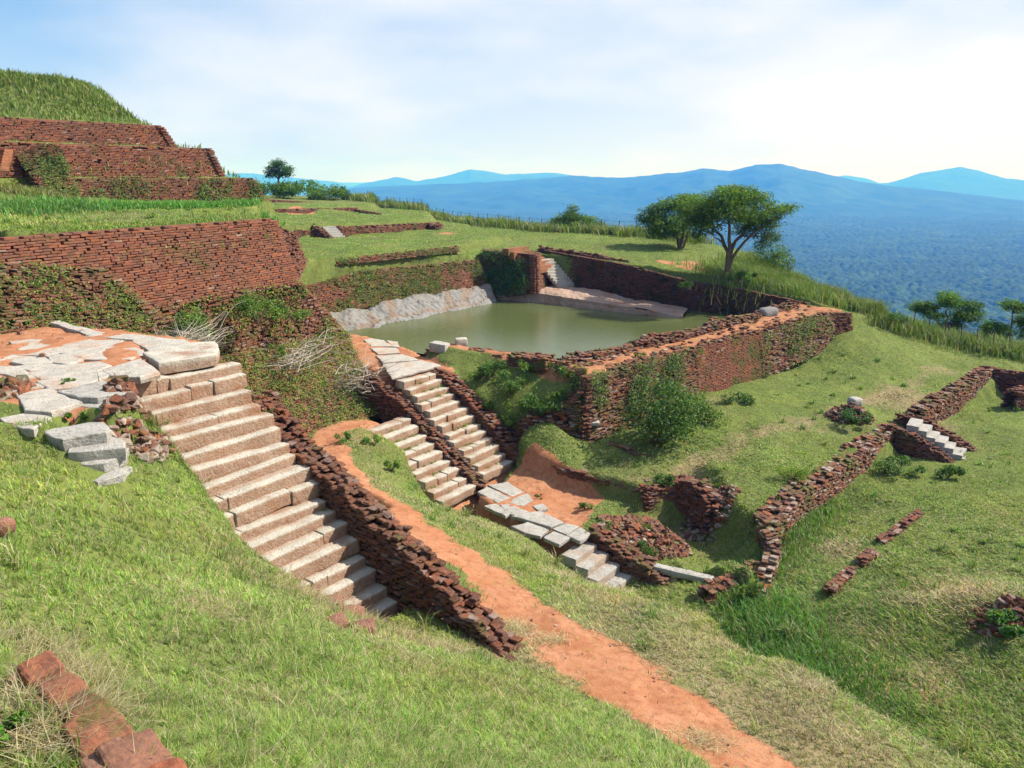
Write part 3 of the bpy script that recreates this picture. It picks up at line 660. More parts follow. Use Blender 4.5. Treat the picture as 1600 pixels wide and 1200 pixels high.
# ------------------------------------------------------------------ brick walls
def onT(u, v, t):
    a = (u - 800) / F_PX; b = (600 - v) / F_PX; d = np.array([a, _c + b * _s, -_s + b * _c]); return d * t / (0.6 * d[0] + 0.8 * d[1])
def onS(u, v, s):
    a = (u - 800) / F_PX; b = (600 - v) / F_PX; d = np.array([a, _c + b * _s, -_s + b * _c]); return d * s / (0.8 * d[0] - 0.6 * d[1])
def wall_thing(name, acc, mat, label, cat='brick wall', group=None):
    V, F, C = acc.out(); lo = V[V[:, 2] < V[:, 2].min() + 0.3].mean(0)
    o = mk(name, V - lo, F, MAT[mat], col=C); o.location = lo
    return tag(o, label, cat, group)
def v3(p, z): return np.array([p[0], p[1], z])
L1TL, L1TR = v3(W1L, -1.42), v3(W1R, -1.36)
L1BR = np.array([-7.72, 27.75, -3.62]); L1BL = v3(W1L + NW * 0.5, -3.6)
a = Acc(); quad_wall(a, L1TL, L1TR, L1BR, L1BL, 0.098, 0.33, 0.34, 0.012, 0.016, 0.002, 0.14, 0.01, ragged=0.03)
wall_thing('brick_retaining_wall', a, 'brick_clean', 'long sloping red brick retaining wall with level courses below the upper left grass terrace')
a = Acc(); quad_wall(a, L1BL + v3(NW * .06, 0), L1BR + v3(NW * .06, 0), np.array([-6.95, 32.7, -6.75]), v3(W1L + NW * 2.0, -6.4), 0.105, 0.27, 0.3, 0.02, 0.045, 0.06, 0.3, 0.09)
wall_thing('rubble_brick_wall', a, 'brick', 'rough crumbling brick slope under the smooth red wall, running down to the pool corner')
a = Acc(); L3 = [np.array(q) for q in ((-13.9, 14.9, -1.35), (-11.0, 20.9, -2.37), (-9.3, 21.4, -4.4), (-12.6, 14.4, -4.2))]
quad_wall(a, *L3, 0.1, 0.24, 0.3, 0.022, 0.06, 0.07, 0.3, 0.1)
quad_wall(a, L3[1], L3[1] - v3(NW * 1.0, .2), L3[2] - v3(NW * 2.2, .2), L3[2], 0.1, 0.26, 0.3, 0.022, 0.04, 0.07, 0.3, 0.05)
wall_thing('sloping_brick_ramp_wall', a, 'brick', 'weedy crumbling brick bank with a slanting right edge, behind the paved landing')
a = Acc(); quad_wall(a, np.array([-9.6, 21.6, -5.25]), np.array([-7.1, 32.4, -6.42]), np.array([-4.85, 28.2, -8.65]), np.array([-8.1, 22.0, -8.7]), 0.105, 0.26, 0.3, 0.02, 0.04, 0.05, 0.3, 0.06)
wall_thing('creeper_covered_brick_bank', a, 'brick', 'sloping brick bank overgrown with creepers and dry twigs, beside the red path')
a = Acc(); quad_wall(a, D(430, 352, 30.2), D(462, 364, 31.6), D(480, 412, 31.2), D(466, 440, 29.6), 0.11, 0.27, 0.3, 0.03, 0.06, 0.08, 0.4, 0.05)
wall_thing('eroded_brick_pier', a, 'brick_dark', 'small eroded brick pier behind the right end of the smooth red wall')
# stepped brick pyramid, upper left
gp = 'stepped brick tiers of the upper left mound'
for (o0, o1, k0, k1, zt, zb, mat, lab, dk) in ((0.25, 0.0, 9.2, -0.6, 0.0, -1.35, 'brick', 'lowest brick tier of the stepped mound, weedy, above tall grass', .3),
                                    (1.05, 0.8, 26, 1.2, 1.43, 0.02, 'brick_clean', 'middle brick tier of the stepped mound, smooth orange red', .08),
                                    (2.05, 1.75, 26, 3.1, 2.46, 1.45, 'brick_clean', 'topmost brick tier of the stepped mound, just under the grassy summit', .2)):
    pL, pR = pyr(o0, k0, k1); qL, qR = pyr(o1, k0, k1)
    a = Acc(); e = 0.45
    quad_wall(a, v3(pL, zt), v3(pR - E1 * e, zt), v3(qR, zb), v3(qL, zb), 0.095, 0.3, 0.32, 0.012, 0.014, 0.01, dk, 0.02, ragged=0.1)
    quad_wall(a, v3(pR - E1 * e, zt), v3(pR - E1 * e * 1.3 - E2 * 3.5, zt), v3(qR - E2 * 3.5, zb), v3(qR, zb), 0.095, 0.3, 0.32, 0.012, 0.014, 0.01, .3, 0.02, ragged=0.1)
    wall_thing('brick_tier_wall', a, mat, lab, 'brick wall', gp)
a = Acc(); quad_wall(a, D(14, 224, 33.2), D(88, 224, 33.9), D(128, 306, 33.2), D(84, 316, 31.6), 0.1, 0.28, 0.4, 0.02, 0.04, 0.03, 0.35, 0.06)
wall_thing('sloping_brick_balustrade', a, 'brick_mossy', 'dark sloping brick ramp descending from the middle tier at the far left')
a = Acc()
for i in range(9):
    p = D(2 - i * 1.2, 228 + i * 4.5, 33.4 - i * 0.3); V, F = rbox(1.3, 0.35, 0.17, 0.02, 0.3, 0.01, i); V = place(V, p, rot(-0.5)); a.add(V, F, (0.34, 0.13, 0.06))
wall_thing('brick_stairs', a, 'brick_clean', 'narrow orange brick stairs climbing beside the dark sloping ramp', 'stairs')
# pool surroundings
PLTL, PLTR, PLBR, PLBL = np.array([-11.3, 40.1, -4.95]), np.array([-2.2, 49.2, -5.02]), np.array([-1.5, 48.8, -6.6]), np.array([-9.9, 39.5, -6.95])
a = Acc(); quad_wall(a, PLTL, PLTR, PLBR, PLBL, 0.1, 0.28, 0.3, 0.02, 0.035, 0.03, 0.25, 0.05, ragged=0.1)
wall_thing('pool_side_brick_wall', a, 'brick_mossy', 'mossy battered brick wall above the white rock at the far left of the pool')
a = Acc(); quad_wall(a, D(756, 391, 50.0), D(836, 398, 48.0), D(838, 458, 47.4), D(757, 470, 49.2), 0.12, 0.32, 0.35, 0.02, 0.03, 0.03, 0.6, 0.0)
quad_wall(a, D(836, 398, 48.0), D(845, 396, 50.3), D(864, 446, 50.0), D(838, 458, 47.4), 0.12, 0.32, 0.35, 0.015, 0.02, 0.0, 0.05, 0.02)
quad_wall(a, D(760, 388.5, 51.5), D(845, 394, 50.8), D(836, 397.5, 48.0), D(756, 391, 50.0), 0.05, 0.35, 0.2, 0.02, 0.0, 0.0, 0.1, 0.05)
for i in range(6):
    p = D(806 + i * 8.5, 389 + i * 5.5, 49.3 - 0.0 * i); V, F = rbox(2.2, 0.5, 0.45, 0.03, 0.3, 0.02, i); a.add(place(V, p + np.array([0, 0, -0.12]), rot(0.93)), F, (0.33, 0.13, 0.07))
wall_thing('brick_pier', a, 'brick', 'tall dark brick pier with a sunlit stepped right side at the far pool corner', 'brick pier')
FW = [onT(850, 391, 42.2), onT(970, 412, 41.7), onT(1080, 440, 42.0), onT(1160, 452, 42.2), onT(1262, 474, 42.5)]
a = Acc()
for i in range(4):
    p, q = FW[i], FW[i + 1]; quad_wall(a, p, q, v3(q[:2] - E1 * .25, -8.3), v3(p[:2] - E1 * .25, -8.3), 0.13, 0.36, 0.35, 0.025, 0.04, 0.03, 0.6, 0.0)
wall_thing('far_pool_wall', a, 'brick_damp_shade', 'tall shaded brick wall along the far side of the pool below the big tree')
a = Acc(); line_wall(a, [onT(842, 386, 42.6) + [0, 0, .0], onT(905, 395, 42.7), onT(985, 408, 42.9)], 0.5, -5.6, 0.11, 0.3, 0.02, 0.03, 0.6, 0.0)
wall_thing('low_brick_wall', a, 'brick_dark', 'low dark brick parapet set back above the shaded far pool wall')
WT = [-7.12, -6.98, -6.85, -6.62]; WB = [-9.6, -9.35, -9.2, -8.3]
def pw(P, t):
    f = np.interp(t, [0, 1, 2, 3], [0, 1, 2, 3]); i = min(int(f), 2); return P[i][:2] + (P[i + 1][:2] - P[i][:2]) * (f - i)
root = thing('pool_enclosing_wall', v3(pw(PW2, 1.5), -9.3), 'massive brick wall with a red earth top between the pool and the right hand field', 'brick wall')
for (t0, t1, mat, kw, lab) in ((0.0, 0.55, 'brick', dict(push=.05, miss=.08, dark=.3, pale=.22, jit=.025), 'crumbling stretch with pale rubble and weeds'),
                         (0.55, 1.25, 'brick', dict(push=.03, miss=.04, dark=.15, pale=.1, jit=.02), 'weathered stretch behind shrubs'),
                         (1.25, 1.68, 'brick_clean', dict(push=.012, miss=.0, dark=.05, pale=.04), 'bright red even brickwork'),
                         (1.68, 2.12, 'brick_mossy', dict(push=.01, miss=.0, dark=.05, pale=.0), 'ochre mossy stretch'),
                         (2.12, 3.0, 'brick', dict(push=.06, miss=.08, dark=.3, pale=.3, jit=.03), 'rough end with pale stones')):
    a = Acc(); p, q = pw(PW2, t0), pw(PW2, t1); zt = np.interp([t0, t1], range(4), WT); zb = np.interp([t0, t1], range(4), WB)
    quad_wall(a, v3(p, zt[0]), v3(q, zt[1]), v3(q + E2 * .35, zb[1]), v3(p + E2 * .35, zb[0]), 0.1, 0.28, 0.3, ragged=0.06, **kw)
    tag(a.build('brick_face', MAT[mat], root), lab)
a = Acc()
for i in range(3): quad_wall(a, v3(PW1[i + 1][:2], WT[i + 1] + .06), v3(PW1[i][:2], WT[i] + .06), v3(PW1[i][:2], -8.4), v3(PW1[i + 1][:2], -8.4), 0.12, 0.3, 0.35, .025, .04, .03, .4, 0)
quad_wall(a, v3(PW1[0][:2], -7.05), v3(PW2[0][:2], -7.08), v3(PW2[0][:2] - E1 * .3, -9.6), v3(PW1[0][:2] - E1 * .3, -9.6), .11, .28, .3, .025, .05, .05, .3, .05)
quad_wall(a, v3(PW2[3][:2], -6.6), S(-9.5, 41.7, -6.7), S(-9.3, 41.9, -8.5), v3(PW2[3][:2] + E2 * .3, -8.4), .11, .28, .3, .025, .05, .05, .3, .05)
tag(a.build('inner_face', MAT['brick_dark'], root), 'dark inner face towards the water')
a = Acc()
for i in range(3): line_wall(a, [(*(PW1[i][:2] + E2 * .2), WT[i] + .2), (*(PW1[i + 1][:2] + E2 * .2), WT[i + 1] + .16)], 0.9, WT[i] - .3, 0.09, 0.27, .03, .3, .35, .06, 1.9)
for i in range(3): line_wall(a, [(*((PW1[i] + PW2[i])[:2] / 2), WT[i] + .1), (*((PW1[i + 1] + PW2[i + 1])[:2] / 2), WT[i + 1] + .1)], 1.3, WT[i] - .1, 0.09, 0.25, .03, .92, .3, .06, 1.5)
for i in range(3): line_wall(a, [(*(PW2[i][:2] - E2 * .15), WT[i] + .05), (*(PW2[i + 1][:2] - E2 * .15), WT[i + 1] + .07)], 0.3, WT[i] - .25, 0.09, 0.27, .025, .4, .2, .05, 1.0)
tag(a.build('parapet_rubble', MAT['brick'], root), 'broken brick rim along the wall top')
a = Acc(); line_wall(a, [S(-22.6, 24.1, -7.15), S(-20.8, 24.3, -7.0)], 0.6, -7.7, 0.1, 0.28, .02, .06, .3, .03)
wall_thing('low_brick_wall', a, 'brick', 'crumbled low brick wall end next to the white stone block by the water')
a = Acc(); line_wall(a, [S(-20.3, 24.3, -6.92), S(-18.6, 24.4, -6.95)], 0.7, -7.7, 0.1, 0.28, .02, .03, .3, .03, .5)
wall_thing('low_brick_wall', a, 'brick', 'short low red brick wall on the near bank, left of the notch')
a = Acc(); line_wall(a, [S(-18.3, 24.4, -6.9), S(-16.5, 24.5, -6.8)], 0.8, -7.8, 0.1, 0.28, .02, .03, .3, .03, .5)
wall_thing('low_brick_wall', a, 'brick', 'low red brick wall on the near bank, right of the notch')
a = Acc(); line_wall(a, [S(-16.6, 22.5, -8.9), S(-15.2, 23.0, -8.5), S(-14.4, 23.6, -7.6)], 0.5, -10, 0.1, 0.28, .03, .16, .3, .15, 1.9)
wall_thing('ruined_brick_wall', a, 'brick', 'broken brick wall fragment among bushes at the near end of the pool wall')
# terraces left of the pool
def terr(TLp, TRp, BRp, BLp, name, mat, lab, **kw):
    a = Acc(); k = dict(course=0.11, blen=0.32, depth=0.35, jit=0.02, push=0.035, miss=0.04, dark=0.35, pale=0.06, ragged=0.25); k.update(kw)
    quad_wall(a, TLp, TRp, BRp, BLp, **k); return wall_thing(name, a, mat, lab)
terr(D(528, 403, 42.0), D(716, 384, 49.5), D(720, 394, 49.2), D(528, 415, 41.7), 'low_brick_wall', 'brick', 'low ruined brick wall across the grass terrace left of the pool')
terr(D(462, 357, 54.0), D(690, 347, 64.0), D(692, 364, 63.8), D(462, 383, 53.6), 'terrace_brick_wall', 'brick', 'dark brick terrace wall beside the small white steps')
terr(D(412, 327, 71.0), D(560, 324, 78.5), D(562, 336, 78.2), D(412, 343, 70.7), 'low_brick_wall', 'brick', 'low brown wall between the two upper grass terraces')
terr(D(402, 310, 84), D(560, 320, 92), D(560, 326, 91.7), D(402, 316, 83.7), 'low_brick_wall', 'brick', 'thin brown brick wall under the far bushes')
terr(D(828, 371, 58), D(1072, 396, 53.5), D(1074, 404, 53.3), D(828, 377, 57.6), 'low_brick_wall', 'brick_dark', 'long low dark brick ledge in the grass behind the pool', dark=.5, pale=.0)
terr(D(548, 326, 79), D(590, 333, 73), D(590, 344, 72.7), D(548, 337, 78.7), 'ruined_brick_wall', 'brick_dark', 'short dark wall corner on the upper terrace near the fence', dark=.5)
a = Acc(); line_wall(a, [D(622, 346, 68), D(640, 347, 66), D(684, 352, 62)], 0.5, -4.2, 0.12, 0.3, .03, .05, .4, .05); wall_thing('ruined_brick_wall', a, 'brick_dark', 'ruined wall stub with bare red earth at the right end of the terraces')
a = Acc(); line_wall(a, [D(590, 335, 76), D(640, 341, 71), D(690, 352, 66)], 0.4, -3.9, 0.12, 0.3, .03, .1, .4, .05); wall_thing('low_brick_wall', a, 'brick_dark', 'thin low wall running along the plateau edge by the wire fence')
# balustrades of the flights of steps
def bal(name, sz, t, w, zb, lab, mat='brick_dark', **kw):
    a = Acc(); k = dict(course=0.095, blen=0.26, jit=0.02, miss=0.05, dark=0.4, pale=0.09, ragged=1.2, ch=0.02); k.update(kw)
    line_wall(a, [S(s_, t, z_) for s_, z_ in sz], w, zb, **k); return wall_thing(name, a, mat, lab, 'brick wall')
bal('brick_balustrade', [(-13.2, -4.25), (-12.6, -4.72), (-11.8, -5.25), (-10.4, -5.82), (-9.0, -6.42), (-8.0, -6.95), (-6.9, -7.55), (-6.3, -7.95)], 9.05, 0.56, [-5.2, -5.6, -6.3, -7.4, -8.4, -8.5, -8.6, -8.6], 'dark crumbling brick balustrade between the near stone steps and the red path', blen=0.24, jit=0.026)
bal('brick_balustrade', [(-21.6, -7.3), (-20.6, -7.55), (-19.6, -8.1), (-18.4, -8.85), (-17.2, -9.6), (-15.9, -10.4)], 19.5, 0.5, [-8.6, -8.8, -9.2, -9.8, -10.4, -10.8], 'low dark brick balustrade dividing the two middle flights of steps')
bal('brick_balustrade', [(-20.2, -7.25), (-19, -7.8), (-18, -8.55), (-17, -9.2), (-16, -9.95), (-15.5, -10.4)], 21.95, 0.7, [-8.4, -8.8, -9.4, -10, -10.6, -10.8], 'wide broken brick balustrade on the pool side of the longest middle flight')
bal('brick_balustrade', [(-11.1, -10.3), (-10.2, -10.55), (-9.0, -11.0), (-8.2, -11.4)], 18.75, 0.6, -11.7, 'short dark brick balustrade beside the lowest few steps')
a = Acc(); line_wall(a, [S(-17.2, 22.9, -9.0), S(-16.2, 22.6, -9.6), S(-15.2, 22.2, -10.1)], 0.8, -10.7, .1, .26, .03, .15, .4, .05, 1.8); wall_thing('brick_rubble_heap', a, 'brick_dark', 'heap of fallen bricks at the foot of the wide broken balustrade', 'rubble')
# walls of the lower ruins
def ruin(name, uvz, w, zb, lab, mat='brick', cat='brick wall', **kw):
    a = Acc(); k = dict(course=0.1, blen=0.27, jit=0.022, miss=0.07, dark=0.35, pale=0.1, ragged=1.3); k.update(kw)
    line_wall(a, P2(*uvz), w, zb, **k); return wall_thing(name, a, mat, lab, cat)
ruin('ledge_brick_wall', [(818, 714, -9.95), (900, 736, -9.9), (1000, 760, -9.95)], 0.4, -10.7, 'low dark brick edge under the grass bank beside the red earth court', 'brick_dark')
ruin('ruined_brick_wall', [(1000, 764, -9.95), (1050, 748, -9.8), (1085, 752, -9.8), (1118, 780, -10.0), (1138, 806, -10.5)], 0.7, -11.4, 'curved ruined brick wall above the overgrown pit', 'brick_dark')
ruin('long_retaining_wall', [(1192, 812, -10.05), (1240, 768, -9.8), (1300, 726, -9.6), (1350, 692, -9.45), (1388, 664, -9.3)], 0.8, -10.9, 'long ruined brick retaining wall leading to the small white steps', pale=.2)
ruin('ruined_brick_wall', [(1192, 815, -10.0), (1212, 850, -10.3), (1196, 895, -10.7), (1188, 930, -11.0)], 0.4, -11.5, 'leaning ruined wall running down from the end of the long retaining wall', pale=.25)
ruin('retaining_wall', [(1432, 640, -9.2), (1490, 606, -9.0), (1538, 576, -8.9)], 0.7, -10.3, 'brick retaining wall in the far right field, beyond the small white steps')
ruin('dark_brick_wall', [(1536, 575, -8.95), (1570, 577, -8.95), (1612, 585, -9.0)], 0.5, -10.2, 'dark shaded wall closing the far end of the right hand field', 'brick_dark')
ruin('ruined_brick_wall', [(1100, 925, -10.95), (1150, 900, -10.8), (1190, 880, -10.75)], 0.5, -11.7, 'low brick wall across the near side of the overgrown pit')
ruin('brick_stump', [(1580, 612, -9.3), (1615, 606, -9.2)], 0.8, -10.3, 'dark brick stump at the right edge of the far field', 'brick_dark', 'brick pier')
ruin('ruined_brick_wall', [(905, 690, -9.6), (960, 694, -9.5), (1010, 716, -9.6)], 0.35, -10, 'thin line of bricks in the grass below the bushes', miss=.3)
gk = 'pieces of the broken brick kerb in the right field'
for i, (p, lab) in enumerate(((((1296, 918, -10.5), (1330, 884, -10.43)), 'nearest piece of the broken brick kerb, half sunk in grass'), (((1345, 874, -10.38), (1368, 858, -10.36)), 'dark short piece of the broken kerb beside dry straw'), (((1378, 843, -10.32), (1440, 796, -10.2)), 'longest and farthest piece of the broken brick kerb'))):
    o = ruin('brick_kerb', p, 0.28, -10.95, lab, 'brick_dark', 'kerb', miss=.02, ragged=.5); o['group'] = gk
ruin('ruined_brick_wall', [(1395, 1140, -10.2), (1440, 1165, -10.1)], 0.3, -10.8, 'few dark bricks in long grass at the lower right', 'brick_dark', miss=.2)
# near, lower left: brick edge of the terrace the photographer stands on
a = Acc(); tn = np.array([[.30, .085, .045], [.26, .08, .045], [.20, .07, .045], [.33, .10, .05], [.17, .08, .06], [.28, .15, .11]])
for i, (u, v, L, W) in enumerate(((66, 1040, .2, .16), (92, 1072, .2, .16), (128, 1098, .22, .17), (150, 1132, .27, .22), (208, 1182, .27, .22), (170, 1186, .2, .18), (255, 1232, .27, .22), (215, 1240, .22, .2), (310, 1300, .27, .22))):
    p = A(u, v, -2.46); V, F = rbox(L * 1.08, W * 1.1, .2, .028, .03, .02, 200 + i, 6.0); a.add(place(V, p - [0, 0, .075 + rng.uniform(0, .03)], rot(-.85 + rng.normal(0, .2), rng.normal(0, .08), rng.normal(0, .1))), F, tn[i % 6] * rng.uniform(.8, 1.2))
    for k in range(5):
        q = p + np.append(rng.normal(0, .06, 2) - [.05, .05], -.05); V, F = rbox(rng.uniform(.04, .09), .05, .05, .015, .03, .02, 300 + i * 5 + k, 9.0); a.add(place(V, q, rot(rng.uniform(0, 6))), F, tn[(i + k) % 6])
wall_thing('brick_terrace_edge', a, 'brick_clean', 'crumbling, half buried red brick wall top at the lower left corner', 'brick edging')

# ------------------------------------------------------------------ stone steps
def stone_part(name, boxes, mat, root, lab=None):
    a = Acc(); st = []
    for V, F, stn in boxes: a.add(V, F); st.append(stn)
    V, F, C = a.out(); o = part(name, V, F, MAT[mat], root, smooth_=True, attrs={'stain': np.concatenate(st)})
    try: o.data.set_sharp_from_angle(angle=math.radians(38))
    except Exception: pass
    if lab: o['label'] = lab
    return o
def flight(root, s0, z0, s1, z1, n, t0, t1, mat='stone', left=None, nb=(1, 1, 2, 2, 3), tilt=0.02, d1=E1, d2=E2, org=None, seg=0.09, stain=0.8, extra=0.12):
    """n worn stone steps from s0 down to s1; each step is a part made of one to three stones"""
    run = (s1 - s0) / n; rise = (z0 - z1) / n
    for i in range(n):
        ts = t0 if left is None else left(i / (n - 1)); ts = ts + rng.normal(0, 0.05); te = t1 + rng.normal(0, 0.04)
        k = int(nb[rng.integers(0, len(nb))]); cuts = np.sort(rng.uniform(0.2, 0.8, k - 1)); cuts = np.r_[0, cuts, 1]
        boxes = []; zt = z0 - i * rise
        for j in range(k):
            ta = ts + (te - ts) * cuts[j] + 0.008; tb = ts + (te - ts) * cuts[j + 1] - 0.008
            L = max(tb - ta, 0.1); Hh = rise + 0.06; W = run + extra + rng.normal(0, 0.012)
            V, F = rbox(L, W, Hh, 0.022, seg, 0.017, int(rng.integers(1, 999)))
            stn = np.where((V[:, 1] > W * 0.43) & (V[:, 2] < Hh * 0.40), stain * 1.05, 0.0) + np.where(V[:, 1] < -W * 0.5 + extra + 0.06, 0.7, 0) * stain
            ax = rot(math.atan2(d1[1], d1[0]) + rng.normal(0, 0.02), rng.normal(0, tilt * .8), 0)
            ax[1] = ax[1] * -1   # local y points down the flight
            c2 = d2 * (s0 + (i + 1) * run - W / 2 + rng.normal(0, 0.018)) + d1 * (ta + tb) / 2
            if org is not None: c2 = c2 + org
            Vw = place(V, (c2[0], c2[1], zt - Hh / 2 + rng.normal(0, 0.020)), ax)
            boxes.append((Vw, F[:, ::-1], stn))
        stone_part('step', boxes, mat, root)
root = thing('stone_staircase', S(-11.5, 7.8, -5.8), 'wide flight of worn pale stone steps descending from the paved landing, nearest the camera', 'stairs')
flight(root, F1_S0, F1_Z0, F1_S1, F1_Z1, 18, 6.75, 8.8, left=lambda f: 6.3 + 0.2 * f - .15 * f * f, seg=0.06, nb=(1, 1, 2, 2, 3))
root = thing('stone_staircase', S(-18, 20.7, -9.2), 'longest middle flight of pale stone steps from the pool platform down to the red court', 'stairs')
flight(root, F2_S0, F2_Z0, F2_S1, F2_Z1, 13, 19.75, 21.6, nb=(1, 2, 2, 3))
root = thing('stone_staircase', S(-17.8, 18.3, -9.6), 'shorter middle flight of stone steps starting at the end of the red path', 'stairs')
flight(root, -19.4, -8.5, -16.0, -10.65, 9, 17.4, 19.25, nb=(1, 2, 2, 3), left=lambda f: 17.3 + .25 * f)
root = thing('stone_staircase', S(-10.4, 17.9, -11.2), 'lowest four stone steps going down from the grey court slabs', 'stairs')
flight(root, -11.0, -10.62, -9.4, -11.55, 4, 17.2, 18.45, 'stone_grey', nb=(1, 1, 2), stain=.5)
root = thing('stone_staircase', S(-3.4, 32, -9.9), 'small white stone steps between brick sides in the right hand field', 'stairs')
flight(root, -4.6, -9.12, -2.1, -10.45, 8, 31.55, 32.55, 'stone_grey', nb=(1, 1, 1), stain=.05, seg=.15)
for tt, lab, dz_ in ((31.2, 'near side wall', -.35), (32.85, 'far side wall', 0)):
    a = Acc(); line_wall(a, [S(-5.3, tt, -9.2), S(-4.4, tt, -9.1 + dz_ * .6), S(-3.2, tt, -9.75 + dz_), S(-2.3, tt, -10.2 + dz_)], 0.42, -10.9, .1, .27, .025, .05, .5, .03, 1.2)
    tag(a.build('side_wall', MAT['brick_dark'], root), lab)
root = thing('stone_staircase', D(522, 365, 55.5), 'tiny pale steps with dark brick sides in the terrace wall left of the pool', 'stairs')
for i in range(6):
    boxes = []
    V, F = rbox(1.05, 0.4, 0.2, .02, .2, .01, i); Vw = place(V, D(513 + i * 3.6, 356 + i * 3.6, 56.0 - i * .12), rot(0.75)); boxes.append((Vw, F, np.zeros(len(V)))); stone_part('step', boxes, 'stone_grey', root)
for (p, lab) in (((D(491, 352, 55.2), D(512, 366, 54.6), D(519, 374, 54.4)), 'near side wall'), ((D(527, 353, 56.6), D(541, 370, 55.8)), 'far side wall')):
    a = Acc(); line_wall(a, list(p), .5, -4.4, .12, .3, .025, .03, .5, .0); tag(a.build('side_wall', MAT['brick_dark'], root), lab)
root = thing('stone_staircase', D(862, 435, 49.5), 'narrow sunlit steps descending beside the dark brick pier at the far pool corner', 'stairs')
for i in range(9):
    V, F = rbox(1.3, 0.45, 0.26, .02, .2, .01, i + 40); Vw = place(V, D(850 + i * 4.0, 408 + i * 4.6, 50.0 - i * .1), rot(0.55)); stone_part('step', [(Vw, F, np.zeros(len(V)))], 'stone', root)

# ------------------------------------------------------------------ paving and loose stones
def pave(name, polys, z, th, mat, label, root_at, kind='structure'):
    r = thing(name, root_at, None, None); r['kind'] = kind
    if label: r['label'] = label
    for i, (poly, dz) in enumerate(polys):
        zz = z + dz
        p2 = np.array([A(u, v, zz)[:2] for u, v in poly]); p2 = p2.mean(0) + (p2 - p2.mean(0)) * (1.17 if name == 'landing_pavement' else 1.0); V, F = slab(p2, zz, th, seed=i * 7 + 1, rough=0.016)
        sharp(part('paving_slab', V, F, MAT[mat], r, smooth_=True, attrs={'stain': np.zeros(len(V))}))
    return r
top = [([(19, 534), (59, 529), (86, 536), (48, 546), (25, 550)], 0), ([(48, 547), (82, 544), (92, 550), (72, 553), (27, 554)], .005), ([(87, 542), (147, 527), (195, 527), (185, 534), (110, 551), (95, 547)], .01),
       ([(107, 554), (185, 536), (192, 540), (128, 556)], .0), ([(74, 554), (106, 553), (124, 560), (105, 568), (84, 565)], .01), ([(-20, 552), (22, 552), (25, 556), (-20, 566)], 0),
       ([(28, 557), (70, 557), (78, 566), (37, 569), (20, 564)], .012), ([(25, 572), (82, 568), (97, 570), (50, 578)], 0), ([(51, 581), (95, 571), (150, 566), (167, 572), (145, 580), (72, 590)], .015),
       ([(-20, 570), (22, 573), (66, 590), (35, 589), (10, 584), (-20, 580)], .01), ([(67, 595), (165, 578), (170, 586), (125, 602), (84, 606)], .012), ([(-20, 586), (27, 593), (65, 603), (27, 607), (7, 600), (-20, 598)], 0),
       ([(30, 615), (80, 609), (120, 627), (77, 641), (42, 637)], .01), ([(7, 652), (55, 643), (77, 652), (50, 667), (12, 662)], -.05), ([(168, 577), (220, 561), (243, 579), (217, 587), (177, 585)], .03),
       ([(147, 517), (215, 524), (272, 530), (296, 537), (230, 546), (207, 531), (150, 525)], .03), ([(-10, 494), (55, 489), (62, 496), (-10, 501)], .06), ([(62, 497), (90, 500), (148, 517), (130, 520)], .03), ([(130, 540 + 12), (205, 541), (222, 552), (200, 560), (135, 560)], -.012)]
pave('landing_pavement', top, -3.42, 0.14, 'flag', None, A(120, 570, -3.5))
court = [([(762, 757), (792, 752), (818, 767), (800, 776)], 0), ([(745, 768), (760, 760), (797, 777), (778, 785)], .01), ([(803, 778), (825, 770), (832, 782), (815, 790), (795, 785)], .01), ([(782, 788), (797, 787), (828, 800), (815, 806), (790, 800)], 0),
         ([(800, 806), (845, 797), (880, 815), (860, 823), (835, 815)], .02), ([(800, 822), (825, 815), (858, 828), (845, 838), (820, 832)], .015), ([(862, 826), (885, 817), (905, 822), (885, 836)], .01), ([(848, 840), (865, 830), (890, 840), (872, 850)], 0), ([(888, 836), (908, 824), (924, 833), (905, 846)], .02), ([(756, 790), (775, 787), (800, 800), (790, 806)], 0), ([(832, 790), (850, 786), (856, 795), (842, 798)], 0)]
pave('court_pavement', court, -10.42, 0.12, 'stone_grey', None, A(830, 800, -10.5))
plat = [([(565, 527), (600, 531), (615, 541), (580, 541)], 0), ([(578, 543), (620, 543), (625, 551), (590, 553)], .01), ([(588, 555), (628, 553), (655, 562), (598, 566)], 0), ([(598, 568), (658, 563), (690, 570), (612, 590)], .02), ([(603, 531), (622, 534), (624, 542), (612, 540)], 0)]
pave('platform_pavement', plat, -7.28, 0.12, 'flag', None, A(610, 550, -7.3))
def loose(name, label, cat, p, L, W, Hh, yaw, pitch=0, mat='stone_grey', seed=1, r=0.05, rough=0.02, group=None, roll=0.0, seg=0.09):
    V, F = rbox(L, W, Hh, r, seg, rough, seed); V = V @ rot(yaw, pitch, roll)
    o = mk(name, V, F, MAT[mat], smooth_=True, attrs={'stain': np.zeros(len(V))}); o.location = tuple(p)
    try: o.data.set_sharp_from_angle(angle=math.radians(40))
    except Exception: pass
    return tag(o, label, cat, group)
gs_ = 'grey slabs jutting from the grass by the landing'
